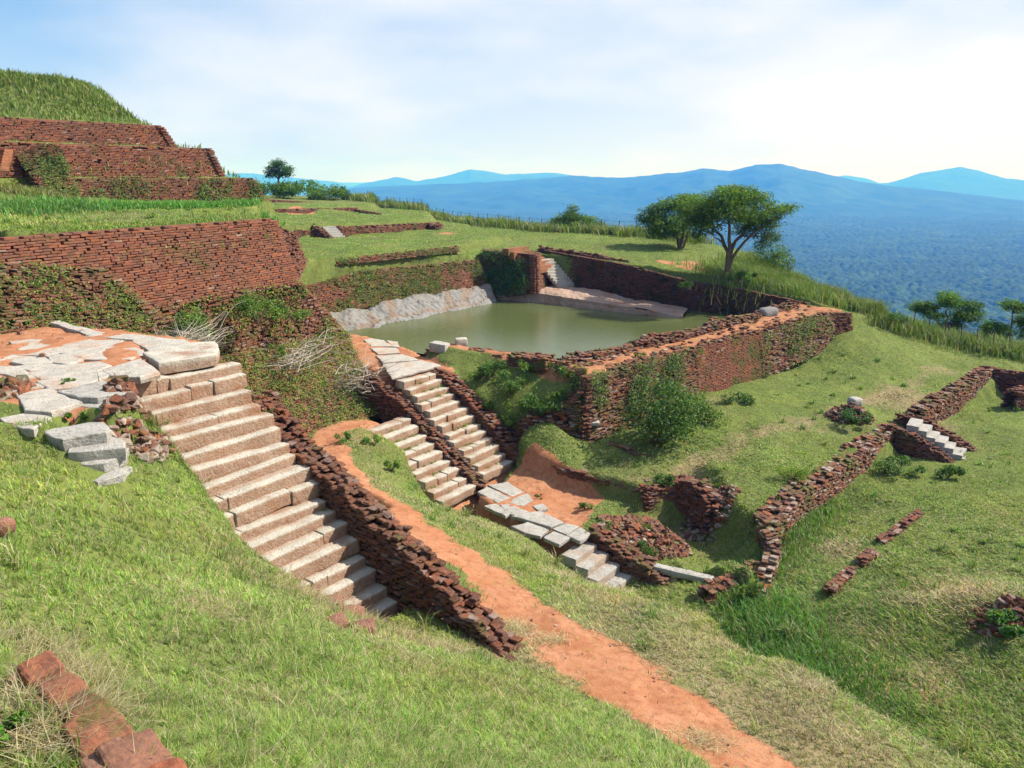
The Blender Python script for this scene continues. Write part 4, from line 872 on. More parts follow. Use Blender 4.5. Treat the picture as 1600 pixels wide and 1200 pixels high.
for i, (poly, z, lab) in enumerate((([(85, 611), (162, 593), (209, 606), (205, 614), (150, 623), (120, 622)], -3.38, 'grey slab jutting towards the steps from the landing corner, largest and highest'),
      ([(122, 630), (195, 616), (198, 626), (177, 643), (157, 641)], -3.46, 'white chipped slab just below the highest jutting grey slab'),
      ([(54, 670), (160, 656), (177, 671), (172, 676), (100, 685), (75, 680)], -3.58, 'grey slab topmost of the four overlapping slabs in the grass'),
      ([(85, 686), (172, 677), (192, 689), (192, 699), (110, 706), (87, 700)], -3.74, 'second of the four overlapping slabs, with a pale rounded right end'),
      ([(107, 711), (195, 699), (202, 711), (160, 721), (125, 724)], -3.90, 'third of the four overlapping slabs, brownish and narrow'),
      ([(128, 735), (187, 722), (207, 729), (197, 741), (155, 753), (140, 750)], -4.06, 'lowest of the four overlapping slabs, pale edged over a hollow'))):
    p2 = np.array([A(u, v, z)[:2] for u, v in poly]); c = np.array([*p2.mean(0), z]); V, F = slab(p2, z, 0.15 if i < 2 else 0.2, seed=50 + i, rough=0.028)
    o = mk('stone_slab', V - c, F, MAT['stone_grey'], smooth_=True, attrs={'stain': np.zeros(len(V))}); o.location = tuple(c); sharp(o); tag(o, lab, 'stone slab', gs_)
p2 = np.array([A(u, v, -3.40)[:2] for u, v in [(224, 553), (300, 538), (336, 535), (343, 548), (338, 556), (247, 570)]]); c = np.array([*p2.mean(0), -3.4]); V, F = slab(p2, -3.36, 0.24, seed=71, rough=0.012)
o = mk('stone_slab', V - c, F, MAT['stone'], smooth_=True, attrs={'stain': np.where(V[:, 2] < -3.42, .7, 0)}); o.location = tuple(c); sharp(o); tag(o, 'long thick slab forming the top edge of the nearest stone steps', 'stone slab')
loose('stone_block', 'large white squared stone block lying at the near edge of the pool', 'stone block', S(-21.6, 23.7, -6.95), .75, .5, .4, -.4, .05, seed=3)
loose('stone_block', 'small brown stone block behind the large white one at the pool edge', 'stone block', S(-21.1, 24.5, -6.8), .5, .35, .35, .2, 0, 'stone', 4)
loose('stone_block', 'white stone half hidden in weeds below the notched low wall', 'stone block', A(822, 563, -7.35), .6, .35, .25, .1, 0, seed=5)
loose('stone_lintel', 'long grey stone beam lying on the floor of the overgrown pit', 'stone beam', A(1068, 897, -11.1), 1.75, .3, .22, -.42, .03, seed=6)
loose('stone_block', 'white stone perched on the dark overgrown clump in the middle of the field', 'stone block', A(1336, 628, -8.75), .5, .4, .35, .3, 0.1, seed=7, r=.1)
loose('boulder', 'round grey boulder on the broken rim at the far end of the pool wall', 'boulder', A(1200, 489, -6.55), 1.0, .7, .6, .4, 0, 'rock', 9, .28, .04)
loose('brick_lump', 'rounded lump of red laterite at the left edge of the foreground grass', 'brick lump', ray_ground(4, 838, .08), .26, .2, .2, .3, 0, 'laterite', 10, .08, .02)
loose('paving_slab', 'pale flat slab lying in the grass below the bushes of the pool wall', 'stone slab', ray_ground(915, 686, .05), 1.0, .5, .15, -.1, 0, seed=11)
loose('stone_block', 'pale stone at the foot of the creeper covered bank beside the red path', 'stone block', A(596, 632, -8.4), .35, .3, .3, .5, 0, seed=12, r=.08)
for i, (u, v, dz, sz, lab) in enumerate(((8, 512, 0, .22, 'largest brown stone on the red earth at the left end of the landing'), (94, 530, 0, .15, 'small brown brick piece on the bare earth in the middle of the landing'), (66, 555, .02, .13, 'small brown brick piece between the white landing slabs'), (30, 520, 0, .12, 'tiny dark stone on the red earth behind the landing slabs'), (128, 517, 0, .12, 'tiny brown stone near the back edge of the landing'))):
    loose('brick_fragment', lab, 'brick fragment', A(u, v, -3.40 + dz), sz, sz * .75, sz * .6, i, 0, 'laterite', 20 + i, sz * .2, .02, 'brick fragments on the landing', seg=.05)
# tumbled brick heaps, each one heap
def heap(c, rx, ry, n, hh, label, mat='brick', size=.2, name='brick_rubble_heap', grey=.25):
    r = np.sqrt(rng.random(n)); th = rng.random(n) * 6.283; x = c[0] + rx * r * np.cos(th); y = c[1] + ry * r * np.sin(th)
    z = H(x, y) + hh * (1 - r) * rng.random(n) + .02
    ax = np.stack([rot(rng.uniform(0, 6.28), rng.normal(0, .3), rng.normal(0, .3)) for _ in range(n)])
    HS = np.c_[rng.uniform(.3, .6, n), rng.uniform(.25, .45, n), rng.uniform(.15, .3, n)] * size
    a = Acc(); a.add(*bricks(np.c_[x, y, z], ax, HS, .02, .016, brick_cols(n, .35, grey)))
    return wall_thing(name, a, mat, label, 'rubble')
heap(A(205, 645, -3.9), .35, .6, 110, .3, 'tumbled bricks falling away beside the jutting grey slabs')
heap(A(215, 705, -4.2), .4, .6, 90, .2, 'loose bricks and grey stones below the jutting slabs', grey=.4)
heap(A(283, 690, -4.6), .5, .4, 90, .25, 'dark brick rubble against the left side of the nearest steps')
heap(A(12, 610, -3.4), .3, .45, 80, .3, 'brick heap at the left edge beside the landing slabs', 'brick')
for i, (u, v, sz) in enumerate(((520, 945, .3), (548, 962, .36), (585, 955, .4), (566, 985, .34), (612, 968, .3), (530, 978, .28))):
    loose('red_stone', 'reddish stone half buried in dry grass at the foot of the nearest steps', 'stone', ray_ground(u, v, .02), sz, sz * .8, sz * .55, i * 1.1, .1, 'laterite', 80 + i, .05, .03, 'reddish stones at the foot of the nearest steps')
heap(A(395, 855, -5.9), .35, .4, 50, .15, 'loose bricks in the grass at the lower left of the nearest steps')
heap(A(1575, 968, -9.8), .8, .5, 90, .35, 'dark heap of earth and bricks at the right edge of the field', 'brick_dark')
heap(A(1330, 648, -9.05), .9, .6, 120, .45, 'dark heap of bricks and earth under the white stone in the middle of the field', 'brick_dark')
heap(A(1005, 838, -10.9), 1.5, 1.0, 420, .22, 'slope of tumbled red bricks between the earth court and the pit', 'brick_clean', .2, grey=.08)
heap(A(1110, 780, -10.1), .9, .7, 130, .35, 'grey stones tumbled on top of the curved ruined wall', grey=.5)
# bedrock at the pool
def rock_face(name, tl, tr, br, bl, nx, ny, amp, mat, label, cat='rock', nz=2.0):
    tl, tr, br, bl = [np.asarray(p, float) for p in (tl, tr, br, bl)]
    u, v = np.meshgrid(np.linspace(0, 1, nx), np.linspace(0, 1, ny), indexing='ij'); u = u.ravel()[:, None]; v = v.ravel()[:, None]
    P = (tl * (1 - u) + tr * u) * (1 - v) + (bl * (1 - u) + br * u) * v
    n = np.cross(tr - tl, tl - bl); n /= np.linalg.norm(n)
    if n[2] < 0: n = -n
    st = np.floor(P[:, 2] * 3.0 + n3(P, .5, 3) * 3) % 2 * .4
    P = P + n * ((n3(P, nz * .4, 1) * 2 + n3(P, nz, 2) + n3(P, nz * 3.5, 4) * .5 + st * .5)[:, None] * amp)
    i = (np.arange(nx - 1)[:, None] * ny + np.arange(ny - 1)[None]).ravel()
    F = np.c_[i, i + 1, i + ny + 1, i + ny]
    c = P.mean(0); o = mk(name, P - c, F, MAT[mat], attrs={'stain': np.clip((vnoise(u[:, 0] * 17 + v[:, 0] * 1.5, v[:, 0] * 1.5, 4) - .62) * 5, 0, .8) * smooth(.75, .4, v[:, 0]) + .8 * smooth(.07, .01, np.abs(v[:, 0] - .35 - .5 * fbm(u[:, 0] * 6, u[:, 0] * 0, 9, 3))) if mat == 'rock' else np.zeros(len(P))}); o.location = tuple(c)
    return tag(o, label, cat)
rock_face('bedrock_face', PLBL + [0, 0, .15], PLBR + [.1, .1, .1], np.array([-.9, 47.6, -7.75]), np.array([-7.6, 37.2, -7.8]), 170, 30, .3, 'rock', 'white and grey banded rock face at the far left of the pool')
rock_face('rock_shelf', onT(865, 441, 41.3), onT(1075, 482, 41.6), onT(1065, 494, 39.0) , D(838, 458, 47.6), 110, 30, .16, 'rock_red', 'pinkish sloping rock shelf at the foot of the shaded far pool wall')
a0_, b0_ = D(838, 458, 47.6), onT(1065, 494, 39.0)
rock_face('rock_ledge', D(756, 459, 49.3), a0_, v3(a0_[:2] - E1 * .15, -7.9), v3(D(756, 459, 49.3)[:2] - E1 * .15, -7.9), 50, 10, .12, 'rock_red', 'dark edge of bedrock at the waterline below the brick pier')
rock_face('rock_ledge', a0_ + [0, 0, .02], b0_ + [0, 0, .02], v3(b0_[:2] - E1 * .2, -7.9), v3(a0_[:2] - E1 * .2, -7.9), 90, 10, .12, 'rock_red', 'long low edge of the pinkish rock shelf along the water')
# the water
def pool_water():
    m, nt = M('green pool water'); b = NB(nt)
    n1 = b.noise(0.25, 4, .6)
    c = b.mix(b.ramp(n1, .3, .7), (0.070, 0.088, 0.030), (0.088, 0.104, 0.038))
    h = b.math('ADD', b.noise(5.5, 3, .6), b.math('MULTIPLY', b.noise(17, 2), .35))
    p = b.pbsdf(c, 0.05, b.bump(h, 0.4, 0.03), 0.5); p.inputs['IOR'].default_value = 1.33; b.out(p.outputs[0]); MAT['water'] = m
    poly = np.array([S(*q)[:2] for q in ((-31.5, 24.6), (-31.5, 41.3), (-12.4, 42.2), (-13.9, 33.5), (-15.1, 29), (-16.1, 24.5), (-24.6, 24.0), (-29, 24))])
    V = np.c_[poly, np.full(len(poly), -7.5)]; c0 = V.mean(0)
    o = mk('water', V, [np.arange(len(V))[None]], m); tag(o, kind='structure')
pool_water()
# bin on the middle tier
p = D(9, 222, 33.6); V, F = tube([p + [0, 0, -.28], p + [0, 0, .0], p + [0, 0, .22], p + [0, 0, .24], p + [0, 0, .24]], [.19, .21, .22, .19, .02], 18)
c = V[:18].mean(0); o = mk('litter_bin', V - c, F, MAT['bin'], smooth_=False); o.location = tuple(c); tag(o, 'faded reddish round bin standing on the brick tier at the far left edge', 'bin')

# ------------------------------------------------------------------ the plain, the forest on it and the hills
ZP = -182.5
def mat_forest(name, c1, c2, sc1):
    m, nt = M(name); b = NB(nt)
    n1 = b.noise(sc1, 5, .65); n2 = b.noise(sc1 * .12, 4, .6)
    c = b.mix(b.ramp(n1, .3, .7), c1, c2); c = b.mix(b.ramp(n2, .45, .7, 0, .5), c, tuple(x * 1.5 for x in c2))
    p = b.pbsdf(c, .9, b.bump(b.noise(sc1 * 6, 3, .7), .8, 2.0), .1); b.out(p.outputs[0]); return m
MAT['forest'] = mat_forest('forest canopy', (0.012, 0.032, 0.012), (0.04, 0.075, 0.022), .06)
MAT['hill'] = mat_forest('wooded hill', (0.012, 0.032, 0.012), (0.032, 0.068, 0.022), .006)
def polar(name, r0, r1, nr, th0, th1, nth, zf, mat, kind):
    r = r0 * (r1 / r0) ** np.linspace(0, 1, nr); th = np.radians(np.linspace(th0, th1, nth))
    R, T = np.meshgrid(r, th, indexing='ij'); X = R * np.sin(T); Y = R * np.cos(T)
    Z = zf(X, Y, R, T)
    i = (np.arange(nr - 1)[:, None] * nth + np.arange(nth - 1)[None]).ravel()
    o = mk(name, np.stack([X, Y, Z], -1).reshape(-1, 3), np.c_[i, i + 1, i + nth + 1, i + nth], mat, smooth_=True)
    return tag(o, kind=kind)
polar('plain', 60, 34000, 40, -75, 75, 60, lambda X, Y, R, T: np.full(X.shape, ZP - 1.0), MAT['forest'], 'structure')
def crowns(X, Y, cell, seed):
    """height field of packed round tree crowns"""
    gx = np.floor(X / cell); gy = np.floor(Y / cell); best = np.full(X.shape, 0.0)
    for i in (-1, 0, 1):
        for j in (-1, 0, 1):
            a = gx + i; b = gy + j
            px = (a + .15 + .7 * _hash(a, b, seed)) * cell; py = (b + .15 + .7 * _hash(a, b, seed + 1)) * cell
            hh = .45 + .55 * _hash(a, b, seed + 2); rr = cell * (.55 + .35 * _hash(a, b, seed + 3))
            d2 = ((X - px) ** 2 + (Y - py) ** 2) / (rr * rr)
            best = np.maximum(best, hh * np.sqrt(np.clip(1 - d2, 0, 1)))
    return best
def zfor(X, Y, R, T):
    big = fbm(X / 160, Y / 160, 8, 4)
    return ZP + 10.5 * crowns(X, Y, 13.0, 3) * (.55 + .9 * big) + 5 * crowns(X + 5, Y, 6.5, 9) + 22 * (fbm(X / 700, Y / 700, 4, 3) - .4)
polar('forest', 420, 5200, 760, -41, 41, 980, zfor, MAT['forest'], 'stuff')
def hill(name, pts, r, front, back, seed, rough=1.0):
    us = np.array([p[0] for p in pts], float); vs = np.array([p[1] for p in pts], float)
    b = (600 - vs) / F_PX; dz = -_s + b * _c; dy = _c + b * _s; ax = (us - 800) / F_PX
    th = np.degrees(np.arctan2(ax, dy)); el = dz / np.hypot(ax, dy); hh = el * r
    thg = np.linspace(th[0], th[-1], 420)
    def zf(X, Y, R, T):
        cr = np.interp(np.degrees(T), th, hh)
        k = (R - r) / np.where(R < r, front, back); p = np.clip(1 - np.abs(k), 0, 1); p = p * p * (3 - 2 * p)
        e = np.minimum(1, np.minimum(np.degrees(T) - th[0], th[-1] - np.degrees(T)) / 1.2).clip(0, 1)
        sp = (fbm(X / (r * .05), Y / (r * .05), seed, 4) - .5)
        z = ZP + (cr - ZP) * p * e * (1 + (1 - p) * sp * 1.9) + rough * 16 * (fbm(X / 90, Y / 90, seed + 3, 3) - .5) * np.minimum(1, p * 3) * e
        return z - 6 * (p <= 0)
    polar(name, r - front, r + back, 150, th[0], th[-1], 420, zf, MAT['hill'], 'structure')
hill('hills', [(430, 312), (520, 300), (560, 293), (640, 290), (740, 286), (820, 281), (870, 277), (900, 275), (960, 278), (1010, 275), (1060, 270), (1100, 264), (1140, 268), (1180, 258), (1220, 255), (1250, 264), (1290, 272), (1340, 283), (1380, 290), (1440, 296), (1500, 303), (1600, 315), (1750, 328), (1900, 335)], 5600, 1700, 1500, 11)
hill('hills', [(480, 300), (540, 294), (580, 284), (600, 281), (620, 277), (650, 283), (690, 277), (735, 265), (760, 268), (790, 273), (830, 271), (865, 270), (900, 275), (960, 284), (1020, 292)], 11000, 2200, 1500, 21, 1.5)
hill('hills', [(1330, 296), (1370, 289), (1400, 283), (1440, 270), (1470, 266), (1500, 261), (1530, 267), (1570, 279), (1620, 284), (1700, 280), (1800, 292)], 11500, 2200, 1500, 31, 1.5)
hill('hills', [(1240, 290), (1285, 279), (1320, 274), (1350, 278), (1375, 286), (1400, 294)], 13500, 1800, 1500, 41, 1.5)
hill('hills', [(200, 284), (300, 276), (345, 273), (380, 270), (420, 274), (470, 279), (520, 284), (560, 290)], 13000, 1800, 1500, 51, 1.5)
# ------------------------------------------------------------------ the air between
def haze():
    m, nt = M('blue haze'); n = nt.nodes; v = n.new('ShaderNodeVolumePrincipled'); o = n.new('ShaderNodeOutputMaterial')
    v.inputs['Color'].default_value = HAZE_COL; v.inputs['Density'].default_value = HAZE_D; v.inputs['Anisotropy'].default_value = 0.0; v.inputs['Absorption Color'].default_value = (1, 1, 1, 1)
    nt.links.new(v.outputs[0], o.inputs['Volume'])
    x0, x1, y0, y1, z0, z1 = -24000, 24000, -60, 18000, -215, 260
    V = [(x, y, z) for z in (z0, z1) for y in (y0, y1) for x in (x0, x1)]
    F = [[0, 2, 3, 1], [4, 5, 7, 6], [0, 1, 5, 4], [2, 6, 7, 3], [0, 4, 6, 2], [1, 3, 7, 5]]
    o_ = mk('haze', V, np.array(F), m); tag(o_, kind='stuff')
HAZE_COL = (0.038, 0.235, 1.0, 1); HAZE_D = 0.00033
haze()

# ------------------------------------------------------------------ grass
DIRTG, DRYG = dirt, dry
SLOPE = np.hypot(np.gradient(GZ, axis=0) / np.gradient(SA)[:, None], np.gradient(GZ, axis=1) / np.gradient(TA)[None, :])
GREENS = np.array([[.095, .175, .026], [.14, .232, .036], [.185, .268, .047], [.085, .15, .028], [.22, .285, .055], [.12, .208, .048]])
STRAWS = np.array([[.36, .29, .15], [.46, .39, .25], [.27, .20, .10], [.40, .35, .24], [.22, .2, .07]])
def gcols(n, dryf, fresh=0.0):
    c = GREENS[rng.integers(0, 6, n)] * rng.uniform(.95, 1.5, (n, 1))
    c = c * (1 - fresh) + np.array([.11, .24, .03]) * fresh * rng.uniform(.7, 1.3, (n, 1))
    d = rng.random(n) < dryf
    c[d] = STRAWS[rng.integers(0, 5, d.sum())] * rng.uniform(.7, 1.15, (d.sum(), 1))
    return c
PAVED = [([(19, 527), (150, 520), (340, 535), (345, 560), (215, 590), (165, 585), (200, 612), (180, 645), (120, 630), (60, 655), (10, 660), (-40, 640), (-40, 560)], -3.42), ([(100, 690), (72, 676), (156, 660), (186, 692), (200, 726), (190, 736), (160, 746), (140, 736)], -3.8),
         ([(560, 525), (600, 530), (625, 545), (660, 562), (690, 572), (610, 592)], -7.3)]
def grass_field(name, n, r0, r1, lmul=1.0, pmin=0.0, power=1.0):
    r = r0 * (r1 / r0) ** rng.random(n); th = rng.uniform(-.70, .70, n)
    x = r * np.sin(th); y = r * np.cos(th); z = H(x, y); P = np.c_[x, y, z]
    s_, t_ = to_st(x, y)
    d = interp_grid(DIRTG, x, y) + (fbm(x * 3.3, y * 3.3, 66, 3) - .5) * .8; dr = interp_grid(DRYG, x, y) + (fbm(x * 1.7, y * 1.7, 43, 3) - .5) * .9
    sl = interp_grid(SLOPE, x, y)
    ok = inview(P, .06) & (rng.random(n) > smooth(.30, .85, d) * .985) & (sl < 14) & (z > -13)
    pool = sdf([S(-30.5, 24.8), S(-30.2, 41), S(-12.5, 41.9), S(-15.5, 29), S(-16.2, 24.3)], x, y) < 0
    ok &= pool
    for poly, zz in PAVED: ok &= (sdf([A(u, v, zz) for u, v in poly], x, y) < -0.02) | (rng.random(n) < .05)
    ok &= ~((s_ > -14) & (s_ < -9.2) & (t_ > 6.75) & (t_ < 9.4)); ok &= ~((s_ > -20.3) & (s_ < -16) & (t_ > 17.4) & (t_ < 21.7) & (rng.random(n) > .06))
    P = P[ok]; slk = sl[ok]; dr = dr[ok]
    k = 1 + np.clip((slk * 1.3).astype(int), 0, 7); k[slk < .9] = 1
    P = np.repeat(P, k, 0); dr = np.repeat(dr, k); jt = np.repeat(k > 1, k)[:, None] * rng.normal(0, .09, (len(P), 2)); P[:, :2] += jt; P[:, 2] = H(P[:, 0], P[:, 1])
    r = np.hypot(P[:, 0], P[:, 1]) ; m = len(P); x, y = P[:, 0], P[:, 1]
    xw = x + .35 * (fbm(x * 1.1, y * 1.1, 61, 3) - .5) * 2; yw = y + .35 * (fbm(x * 1.1, y * 1.1, 62, 3) - .5) * 2
    cs = np.where(r < 9, .11, .17); ix = np.floor((xw * .83 + yw * .56) / cs); iy = np.floor((-xw * .56 + yw * .83) / cs)
    ca = (ix + .1 + .8 * _hash(ix, iy, 5)) * cs; cb = (iy + .1 + .8 * _hash(ix, iy, 6)) * cs; pull = (.25 + .4 * _hash(ix, iy, 7)) * smooth(15, 8, r)
    cxx = ca * .83 - cb * .56 + x - xw; cyy = ca * .56 + cb * .83 + y - yw
    P[:, 0] = x + (cxx - x) * pull; P[:, 1] = y + (cyy - y) * pull; P[:, 2] = H(P[:, 0], P[:, 1]); chh = np.where(r < 15, _hash(ix, iy, 8), .5 + .7 * (fbm(x * 2.1, y * 2.1, 19, 3) - .5)); ccol = np.where(r < 15, _hash(ix, iy, 9), .5)
    patch = fbm(x * .5, y * .5, 15, 4); tall = smooth(.52, .72, patch)
    lush = np.exp(-((x - 8.2) ** 2 + (y - 17.0) ** 2) / 14) + .8 * np.exp(-((x - 9.5) ** 2 + (y - 13.5) ** 2) / 9)
    ln = lmul * (.055 + .05 * rng.random(m) + .09 * tall * rng.random(m) + .20 * lush * rng.random(m)) * np.where(r < 6, .8, 1.0)
    ln = ln * (.6 + .85 * chh)
    wd = np.maximum(.0032, r * .00085) * rng.uniform(.8, 1.5, m)
    wd = np.where(r > 28, wd * .75, wd); ln = np.maximum(ln, wd * np.where(r > 28, 2.0, 3.0))
    ln = np.where(r > 30, ln * .75, ln)
    fresh = np.clip(smooth(30, 55, r) * .45 + lush * .5, 0, 1)[:, None]
    c = gcols(m, np.clip(.08 + .05 * smooth(14, 6, r) + .64 * smooth(.2, .95, dr), 0, .9) * np.where(r > 38, .6, 1), fresh)
    c *= ((.55 + .9 * fbm(x * .9, y * .9, 23, 4)) * (.75 + .5 * ccol))[:, None]; hue = smooth(.42, .68, fbm(x * .45 + 7, y * .45, 27, 4))[:, None]; c = c * (1 + hue * np.array([.20, .0, -.05]))
    lean = rng.uniform(.15, 1.15, m); bend = rng.uniform(.2, 1.1, m)
    th = (rng.random(m) < .26 + .2 * smooth(.2, .8, dr)) & (r < 26); lean[th] = rng.uniform(1.05, 1.5, th.sum()); bend[th] = rng.uniform(-.2, .3, th.sum()); c[th] = STRAWS[rng.integers(0, 5, th.sum())] * rng.uniform(.55, 1.1, (th.sum(), 1))
    straw = rng.random(m) < .007 * (r < 22)
    ln[straw] = rng.uniform(.12, .36, straw.sum()); lean[straw] = rng.uniform(1.1, 1.5, straw.sum()); bend[straw] = rng.uniform(-.1, .15, straw.sum()); c[straw] = STRAWS[1] * rng.uniform(.7, 1.15, (straw.sum(), 1)); wd[straw] *= .9
    yaw = rng.uniform(0, 6.283, m) + 0
    wind = rng.random(m) < .35; yaw[wind] = rng.normal(2.6, .6, wind.sum())
    P[:, 2] -= .006
    V, F, C = blades(P, ln, wd, lean, bend, c, yaw)
    o = mk(name, V, F, MAT['grass'], col=C); tag(o, kind='stuff'); return m
grass_field('grass', int(GRASS_N * .62), 2.0, 24)
grass_field('grass', int(GRASS_N * .38), 24, 85, .9)
def strip(name, pts, width, n, l0, l1, col, kind='stuff', label=None, dryf=.12, z=None, heads=0.0, wmul=1.0):
    """a belt of tall grass along a line"""
    pts = np.array(pts, float); seg = np.hypot(*(pts[1:, :2] - pts[:-1, :2]).T); cum = np.r_[0, np.cumsum(seg)]; l = rng.uniform(0, cum[-1], n)
    x = np.interp(l, cum, pts[:, 0]); y = np.interp(l, cum, pts[:, 1]); o = rng.normal(0, .5, (n, 2)) * width; x = x + o[:, 0]; y = y + o[:, 1]
    zz = H(x, y); zl = np.interp(l, cum, pts[:, 2]); zz = np.where(zz < zl - 2.0, zl - .5 * np.hypot(o[:, 0], o[:, 1]), zz) if z is None else np.full(n, z)
    r = np.hypot(x, y); cl = fbm(x * .8, y * .8, 5, 3)
    ln = (l0 + (l1 - l0) * rng.random(n)) * (.55 + .9 * cl); wd = np.maximum(.008, r * .0011) * wmul * rng.uniform(.8, 1.4, n)
    c = np.array(col) * rng.uniform(.65, 1.35, (n, 1)) * (.7 + .6 * cl)[:, None]; d = rng.random(n) < dryf; c[d] = STRAWS[rng.integers(0, 5, d.sum())] * .8
    V, F, C = blades(np.c_[x, y, zz - .02], ln, wd, rng.uniform(0, .45, n), rng.uniform(.1, 1.0, n), c)
    ob = mk(name, V, F, MAT['grass'], col=C); ob['kind'] = kind; return ob
def litter(c, R, n, tone=1.0, name='dry_grass'):
    r = R * np.sqrt(rng.random(n)) * rng.uniform(.4, 1.2, n); th = rng.uniform(0, 6.283, n); x = c[0] + r * np.cos(th); y = c[1] + r * np.sin(th) * .7
    d = np.hypot(x, y); V, F, C = blades(np.c_[x, y, H(x, y) + rng.random(n) * .05], rng.uniform(.1, .32, n), np.maximum(.004, d * .0007), rng.uniform(1.1, 1.55, n), rng.uniform(-.2, .35, n), STRAWS[rng.integers(0, 5, n)] * rng.uniform(.7, 1.3, (n, 1)) * tone)
    o = mk(name, V, F, MAT['grass'], col=C); o['kind'] = 'stuff'
for (u, v, R, n, tn_) in ((560, 965, .9, 900, 1), (480, 930, .7, 500, 1), (805, 985, .45, 500, 1.1), (955, 925, .8, 800, 1.1), (880, 900, .6, 400, 1), (1315, 855, .55, 350, 1.2), (1450, 935, .7, 350, 1.2), (1540, 940, .9, 450, 1.2), (1450, 1060, .9, 450, 1.2), (1260, 1070, .5, 350, 1.1), (690, 1010, .7, 450, 1), (330, 960, .7, 350, .9), (60, 1020, .5, 500, .9), (120, 1060, .4, 500, .9), (30, 1100, .35, 500, .9), (90, 1160, .3, 400, .9), (150, 1110, .22, 250, .9), (1100, 1160, .5, 300, 1), (640, 720, .6, 300, 1), (530, 745, .6, 350, 1), (1060, 1010, .8, 400, 1), (1400, 620, 1.0, 250, 1.2), (860, 1000, .4, 200, 1.1)):
    litter(ray_ground(u, v), R, n, tn_)
def tufts(n, r0, r1, name='long_grass'):
    Ps, Cs, Ls = [], [], []
    for k in range(n):
        r = r0 * (r1 / r0) ** rng.random(); th = rng.uniform(-.66, .66); x, y = r * math.sin(th), r * math.cos(th)
        if interp_grid(DIRTG, x, y) > .2 or float(interp_grid(SLOPE, x, y)) > 1.3: continue
        if sdf([S(-31, 24.5), S(-30.5, 41.5), S(-12, 42), S(-14, 24)], np.array([x]), np.array([y]))[0] > 0: continue
        m = int(rng.integers(10, 30)); q = np.c_[x + rng.normal(0, .05, m), y + rng.normal(0, .05, m), np.zeros(m)]; q[:, 2] = H(q[:, 0], q[:, 1]); Ps.append(q)
        Cs.append(gcols(m, .12, rng.random() * .6) * rng.uniform(.7, 1.15)); Ls.append(rng.uniform(.6, 1.1, m) * rng.uniform(.12, .34))
    P = np.concatenate(Ps); L = np.concatenate(Ls); d = np.hypot(P[:, 0], P[:, 1])
    V, F, C = blades(P, L, np.maximum(.005, d * .0010), rng.uniform(.1, 1.0, len(P)), rng.uniform(.2, 1.2, len(P)), np.concatenate(Cs)); o = mk(name, V, F, MAT['grass'], col=C); o['kind'] = 'stuff'
tufts(260, 2.6, 14); tufts(520, 14, 42)
def joint_weeds():
    Ps = []
    for k in range(150):
        fl = rng.integers(0, 3)
        if fl == 0: n = int(rng.integers(1, 13)); s_, t_, z_ = F2_S0 + n * (F2_S1 - F2_S0) / 13 + .03, rng.uniform(19.8, 21.6), F2_Z0 - n * (F2_Z0 - F2_Z1) / 13
        elif fl == 1: n = int(rng.integers(1, 9)); s_, t_, z_ = -19.4 + n * 3.4 / 9 + .03, rng.uniform(17.4, 19.2), -8.5 - n * 2.15 / 9
        else:
            n = int(rng.integers(1, 18)); s_, t_, z_ = F1_S0 + n * (F1_S1 - F1_S0) / 18 + .03, (rng.uniform(6.4, 6.9) if rng.random() < .75 else rng.uniform(8.5, 8.8)), F1_Z0 - n * (F1_Z0 - F1_Z1) / 18
        m = int(rng.integers(6, 22)); q = np.array([S(s_ + rng.normal(0, .02), t_ + rng.normal(0, .07), z_ - .02) for _ in range(m)]); Ps.append(q)
    P = np.concatenate(Ps); d = np.hypot(P[:, 0], P[:, 1])
    V, F, C = blades(P, rng.uniform(.06, .2, len(P)), np.maximum(.004, d * .0008), rng.uniform(.1, 1.1, len(P)), rng.uniform(.2, 1.2, len(P)), gcols(len(P), .3, .3)); o = mk('weeds', V, F, MAT['grass'], col=C); o['kind'] = 'stuff'
joint_weeds()
def pebbles(n):
    k = rng.uniform(0, len(PATH) - 1, n); pc = np.array(PATH)[:, :2]; x = np.interp(k, np.arange(len(PATH)), pc[:, 0]) + rng.normal(0, .45, n); y = np.interp(k, np.arange(len(PATH)), pc[:, 1]) + rng.normal(0, .45, n)
    c = np.array([A(830, 760, -10.45), A(60, 530, -3.42), A(1180, 520, -6.9)]); w = rng.integers(0, 3, n // 2); x[:n // 2] = c[w, 0] + rng.normal(0, .9, n // 2); y[:n // 2] = c[w, 1] + rng.normal(0, .9, n // 2)
    ax = np.stack([rot(rng.uniform(0, 6.28), rng.normal(0, .4), rng.normal(0, .4)) for _ in range(n)]); sz = rng.uniform(.008, .03, n)[:, None]
    a = Acc(); a.add(*bricks(np.c_[x, y, H(x, y) + .005], ax, np.c_[rng.uniform(.6, 1.2, n), rng.uniform(.5, 1, n), rng.uniform(.3, .7, n)] * sz, .006, .004, brick_cols(n, .0, .45) * 1.5)); o = a.build('pebbles', MAT['brick_clean']); o['kind'] = 'stuff'
pebbles(180)
RIMZ = [D(556, 318, 96), D(640, 333, 86), D(700, 343, 79), D(790, 356, 71), D(870, 367, 65), D(940, 377, 62.5), D(1010, 385, 60.5), D(1090, 393, 57.5)]
strip('tall_grass', [ray_ground(u, v) for u, v in ((1165, 950), (1210, 1000), (1270, 1050), (1340, 1090))], 1.3, 5000, .2, .55, (.10, .22, .04), dryf=.1, wmul=1.2)
strip('tall_grass', [ray_ground(u, v) for u, v in ((1190, 900), (1230, 850), (1300, 790))], .8, 2500, .12, .35, (.11, .21, .04), dryf=.15)
